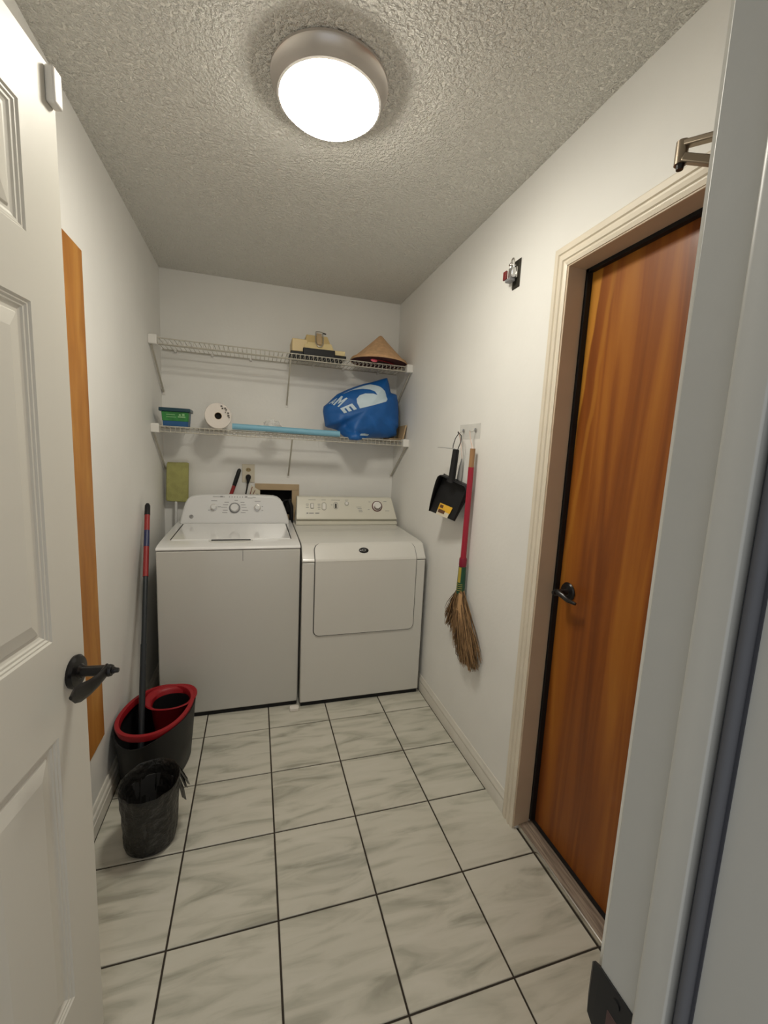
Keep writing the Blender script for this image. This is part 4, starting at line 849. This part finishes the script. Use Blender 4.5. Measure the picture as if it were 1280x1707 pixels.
MB().tube([bh(1.440) + Vector((0, 0.008, 0)), (1.166, -0.286, 1.49), (1.164, -0.279, 1.521), (1.165, -0.274, 1.523), (1.167, -0.282, 1.49), bh(1.440) + Vector((0, -0.008, 0))], 0.0014, 6).build('hanging_string', STRING, br_)

# dustpan (left edge tilts away from the wall)
dp_ = thing('dustpan', (1.14, -0.15, 1.10), 'black plastic dustpan hanging open-side out beside the broom', 'dustpan')
TLp, TRp, BRp, BLp = Vector((1.110, -0.094, 1.318)), Vector((1.178, -0.282, 1.268)), Vector((1.138, -0.240, 1.103)), Vector((1.098, -0.022, 1.122))
nrm = ((TRp - TLp).cross(BLp - TLp)).normalized()
if nrm.x > 0: nrm = -nrm
def q3(u, v, off=0.0): return (TLp * (1 - u) + TRp * u) * (1 - v) + (BLp * (1 - u) + BRp * u) * v + nrm * off
NU, NVV = 14, 10
def depthuv(u, v):  # scooped floor: dips toward the wall near the top
    return -0.030 * (1 - v) ** 1.2
vs = []; fs = []
for i in range(NU + 1):
    for j in range(NVV + 1): vs.append(q3(i / NU, j / NVV, depthuv(i / NU, j / NVV)))
for i in range(NU):
    for j in range(NVV): a = i * (NVV + 1) + j; fs.append((a, a + 1, a + NVV + 2, a + NVV + 1))
o = MB().add(vs, fs).build('pan_floor', BLACK, dp_); so = o.modifiers.new('thickness', 'SOLIDIFY'); so.thickness = 0.0025
wl = MB()
def wallstrip(uv, h):
    vs = [];
    for (u, v), hh in zip(uv, h):
        p = q3(u, v, depthuv(u, v)); vs += [p, q3(u, v, depthuv(u, v) + hh)]
    wl.add(vs, [(2 * i, 2 * i + 1, 2 * i + 3, 2 * i + 2) for i in range(len(uv) - 1)])
wallstrip([(0, 1), (0, 0.8), (0, 0.6), (0, 0.4), (0, 0.2), (0.02, 0.06), (0.08, 0.0), (0.3, 0), (0.5, 0), (0.7, 0), (0.92, 0.0), (0.98, 0.06), (1, 0.2), (1, 0.4), (1, 0.6), (1, 0.8), (1, 1)],
          [0.004, 0.014, 0.022, 0.030, 0.036, 0.040, 0.041, 0.041, 0.041, 0.041, 0.041, 0.040, 0.036, 0.030, 0.022, 0.014, 0.004])
o = wl.build('pan_walls', BLACK, dp_, sharp=50); so = o.modifiers.new('thickness', 'SOLIDIFY'); so.thickness = 0.003
hA, hB = Vector((1.140, -0.200, 1.440)), Vector((1.136, -0.184, 1.300))
MB().tube([hA, hA.lerp(hB, 0.05), hB, hB + Vector((0, 0.004, -0.012))], [0.014, 0.0155, 0.017, 0.024], 16).build('handle', BLACK, dp_)
MB().tube([(1.142, -0.160, 1.440), (1.148, -0.150, 1.462), (1.152, -0.168, 1.492), (1.158, -0.190, 1.512), (1.163, -0.170, 1.521), (1.165, -0.158, 1.522), (1.161, -0.176, 1.506), (1.156, -0.215, 1.485), (1.15, -0.205, 1.436)][0:1] + [(1.144, -0.158, 1.460), (1.150, -0.164, 1.492), (1.158, -0.176, 1.514), (1.163, -0.160, 1.5235), (1.163, -0.164, 1.5225), (1.160, -0.205, 1.505), (1.154, -0.214, 1.475), (1.144, -0.206, 1.436)], 0.0021, 8).build('wire_loop', BLACKM, dp_)
MB().tube([(1.134, -0.195, 1.443), (1.120, -0.120, 1.447), (1.112, -0.050, 1.449)], 0.0022, 6).build('twist_tie', GREYP, dp_)
def stk(u0, u1, v0, v1, nm, m, off):
    vs = [q3(u, v, depthuv(u, v) + off) for u, v in ((u0, v0), (u1, v0), (u1, v1), (u0, v1))]; vs2 = [p - nrm * 0.001 for p in vs]
    MB().hexa(vs2, vs).build(nm, m, dp_)
stk(0.30, 0.74, 0.70, 1.0, 'sticker', STKW, 0.0035); stk(0.30, 0.76, 0.69, 0.87, 'yellow_label', STKY, 0.0042); stk(0.34, 0.58, 0.84, 0.93, 'label_print', STKO, 0.005); stk(0.34, 0.46, 0.72, 0.80, 'label_print', STKO, 0.005)
gh = thing('grey_brush_handle', (1.185, -0.17, 1.28), 'slim grey handle hanging on a string behind the dustpan', 'brush')
MB().tube([(1.181, -0.186, 1.398), (1.181, -0.180, 1.36), (1.181, -0.174, 1.32), (1.181, -0.168, 1.275)], [0.003, 0.0085, 0.0115, 0.012], 14).build('handle', GREYP, gh)
MB().tube([(1.181, -0.186, 1.396), (1.176, -0.178, 1.46), (1.169, -0.164, 1.522), (1.170, -0.156, 1.5225), (1.178, -0.172, 1.46), (1.182, -0.187, 1.396)], 0.0012, 6).build('string', STRING, gh)

# hasp plate and padlock
hp = tag(B('hasp_plate', mat('tarnished_plate', (0.05, 0.045, 0.035), 0.5, metal=0.6), None, XR - 0.003, XR, -0.529, -0.481, 2.063, 2.166, 0.001), 'dark metal plate on the right wall behind the small padlock', 'plate')
pk = thing('padlock', (1.174, -0.497, 2.080), 'small silver padlock with a dark red tag on the plate high on the right wall', 'padlock')
B('lock_body', SILVER, pk, 1.168, 1.186, -0.516, -0.487, 2.098, 2.136, 0.003)
MB().tube([(1.177, -0.512, 2.134), (1.177, -0.512, 2.158), (1.177, -0.507, 2.168), (1.177, -0.501, 2.171), (1.177, -0.495, 2.168), (1.177, -0.490, 2.158), (1.177, -0.490, 2.134)], 0.0028, 10).build('shackle', CHROME, pk)
MB().tube([(1.170, -0.512, 2.148), (1.168, -0.500, 2.152), (1.170, -0.488, 2.148), (1.186, -0.488, 2.150), (1.1945, -0.498, 2.150)], 0.0022, 8).build('staple', CHROME, pk)
B('red_tag', REDL, pk, 1.160, 1.168, -0.486, -0.464, 2.098, 2.130, 0.002)
B('dark_base', GREY, pk, 1.162, 1.186, -0.512, -0.478, 2.086, 2.0975, 0.002)
B('staple_post', CHROME, pk, 1.186, 1.1945, -0.519, -0.513, 2.098, 2.138, 0.001)

# door closer elbow arm on the head casing of the wooden door
dc_ = thing('door_closer_arm', (1.15, -1.40, 2.02), 'bronze-toned folding door closer arm above the wooden door frame', 'door closer')
EL = Vector((1.118, -1.243, 2.086))
def bar(a, b, hw, hh, nm):
    a, b = Vector(a), Vector(b); t = (b - a).normalized(); s = t.cross(Vector((0, 0, 1))).normalized(); u = s.cross(t)
    MB().hexa([a - s * hw - u * hh, a + s * hw - u * hh, a + s * hw + u * hh, a - s * hw + u * hh], [b - s * hw - u * hh, b + s * hw - u * hh, b + s * hw + u * hh, b - s * hw + u * hh]).build(nm, PEWTER, dc_, 0.0025, seg=2)
bar((1.120, -1.236, 2.101), (1.166, -1.430, 2.045), 0.0105, 0.0060, 'upper_arm'); bar((1.120, -1.244, 2.070), (1.176, -1.345, 2.012), 0.0095, 0.0085, 'lower_arm')
B('bracket', PEWTER, dc_, 1.168, 1.1795, -1.370, -1.325, 1.992, 2.030, 0.003)
MB().tube([(1.120, -1.238, 2.106), (1.120, -1.238, 2.060)], 0.0125, 20).build('pivot', PEWTER, dc_)
MB().tube([(1.120, -1.238, 2.062), (1.120, -1.238, 2.050)], [0.009, 0.007], 16).build('pivot_screw', BLACKM, dc_)
B('mounting_box', PEWTER, dc_, 1.150, 1.1795, -1.52, -1.425, 2.012, 2.066, 0.004)
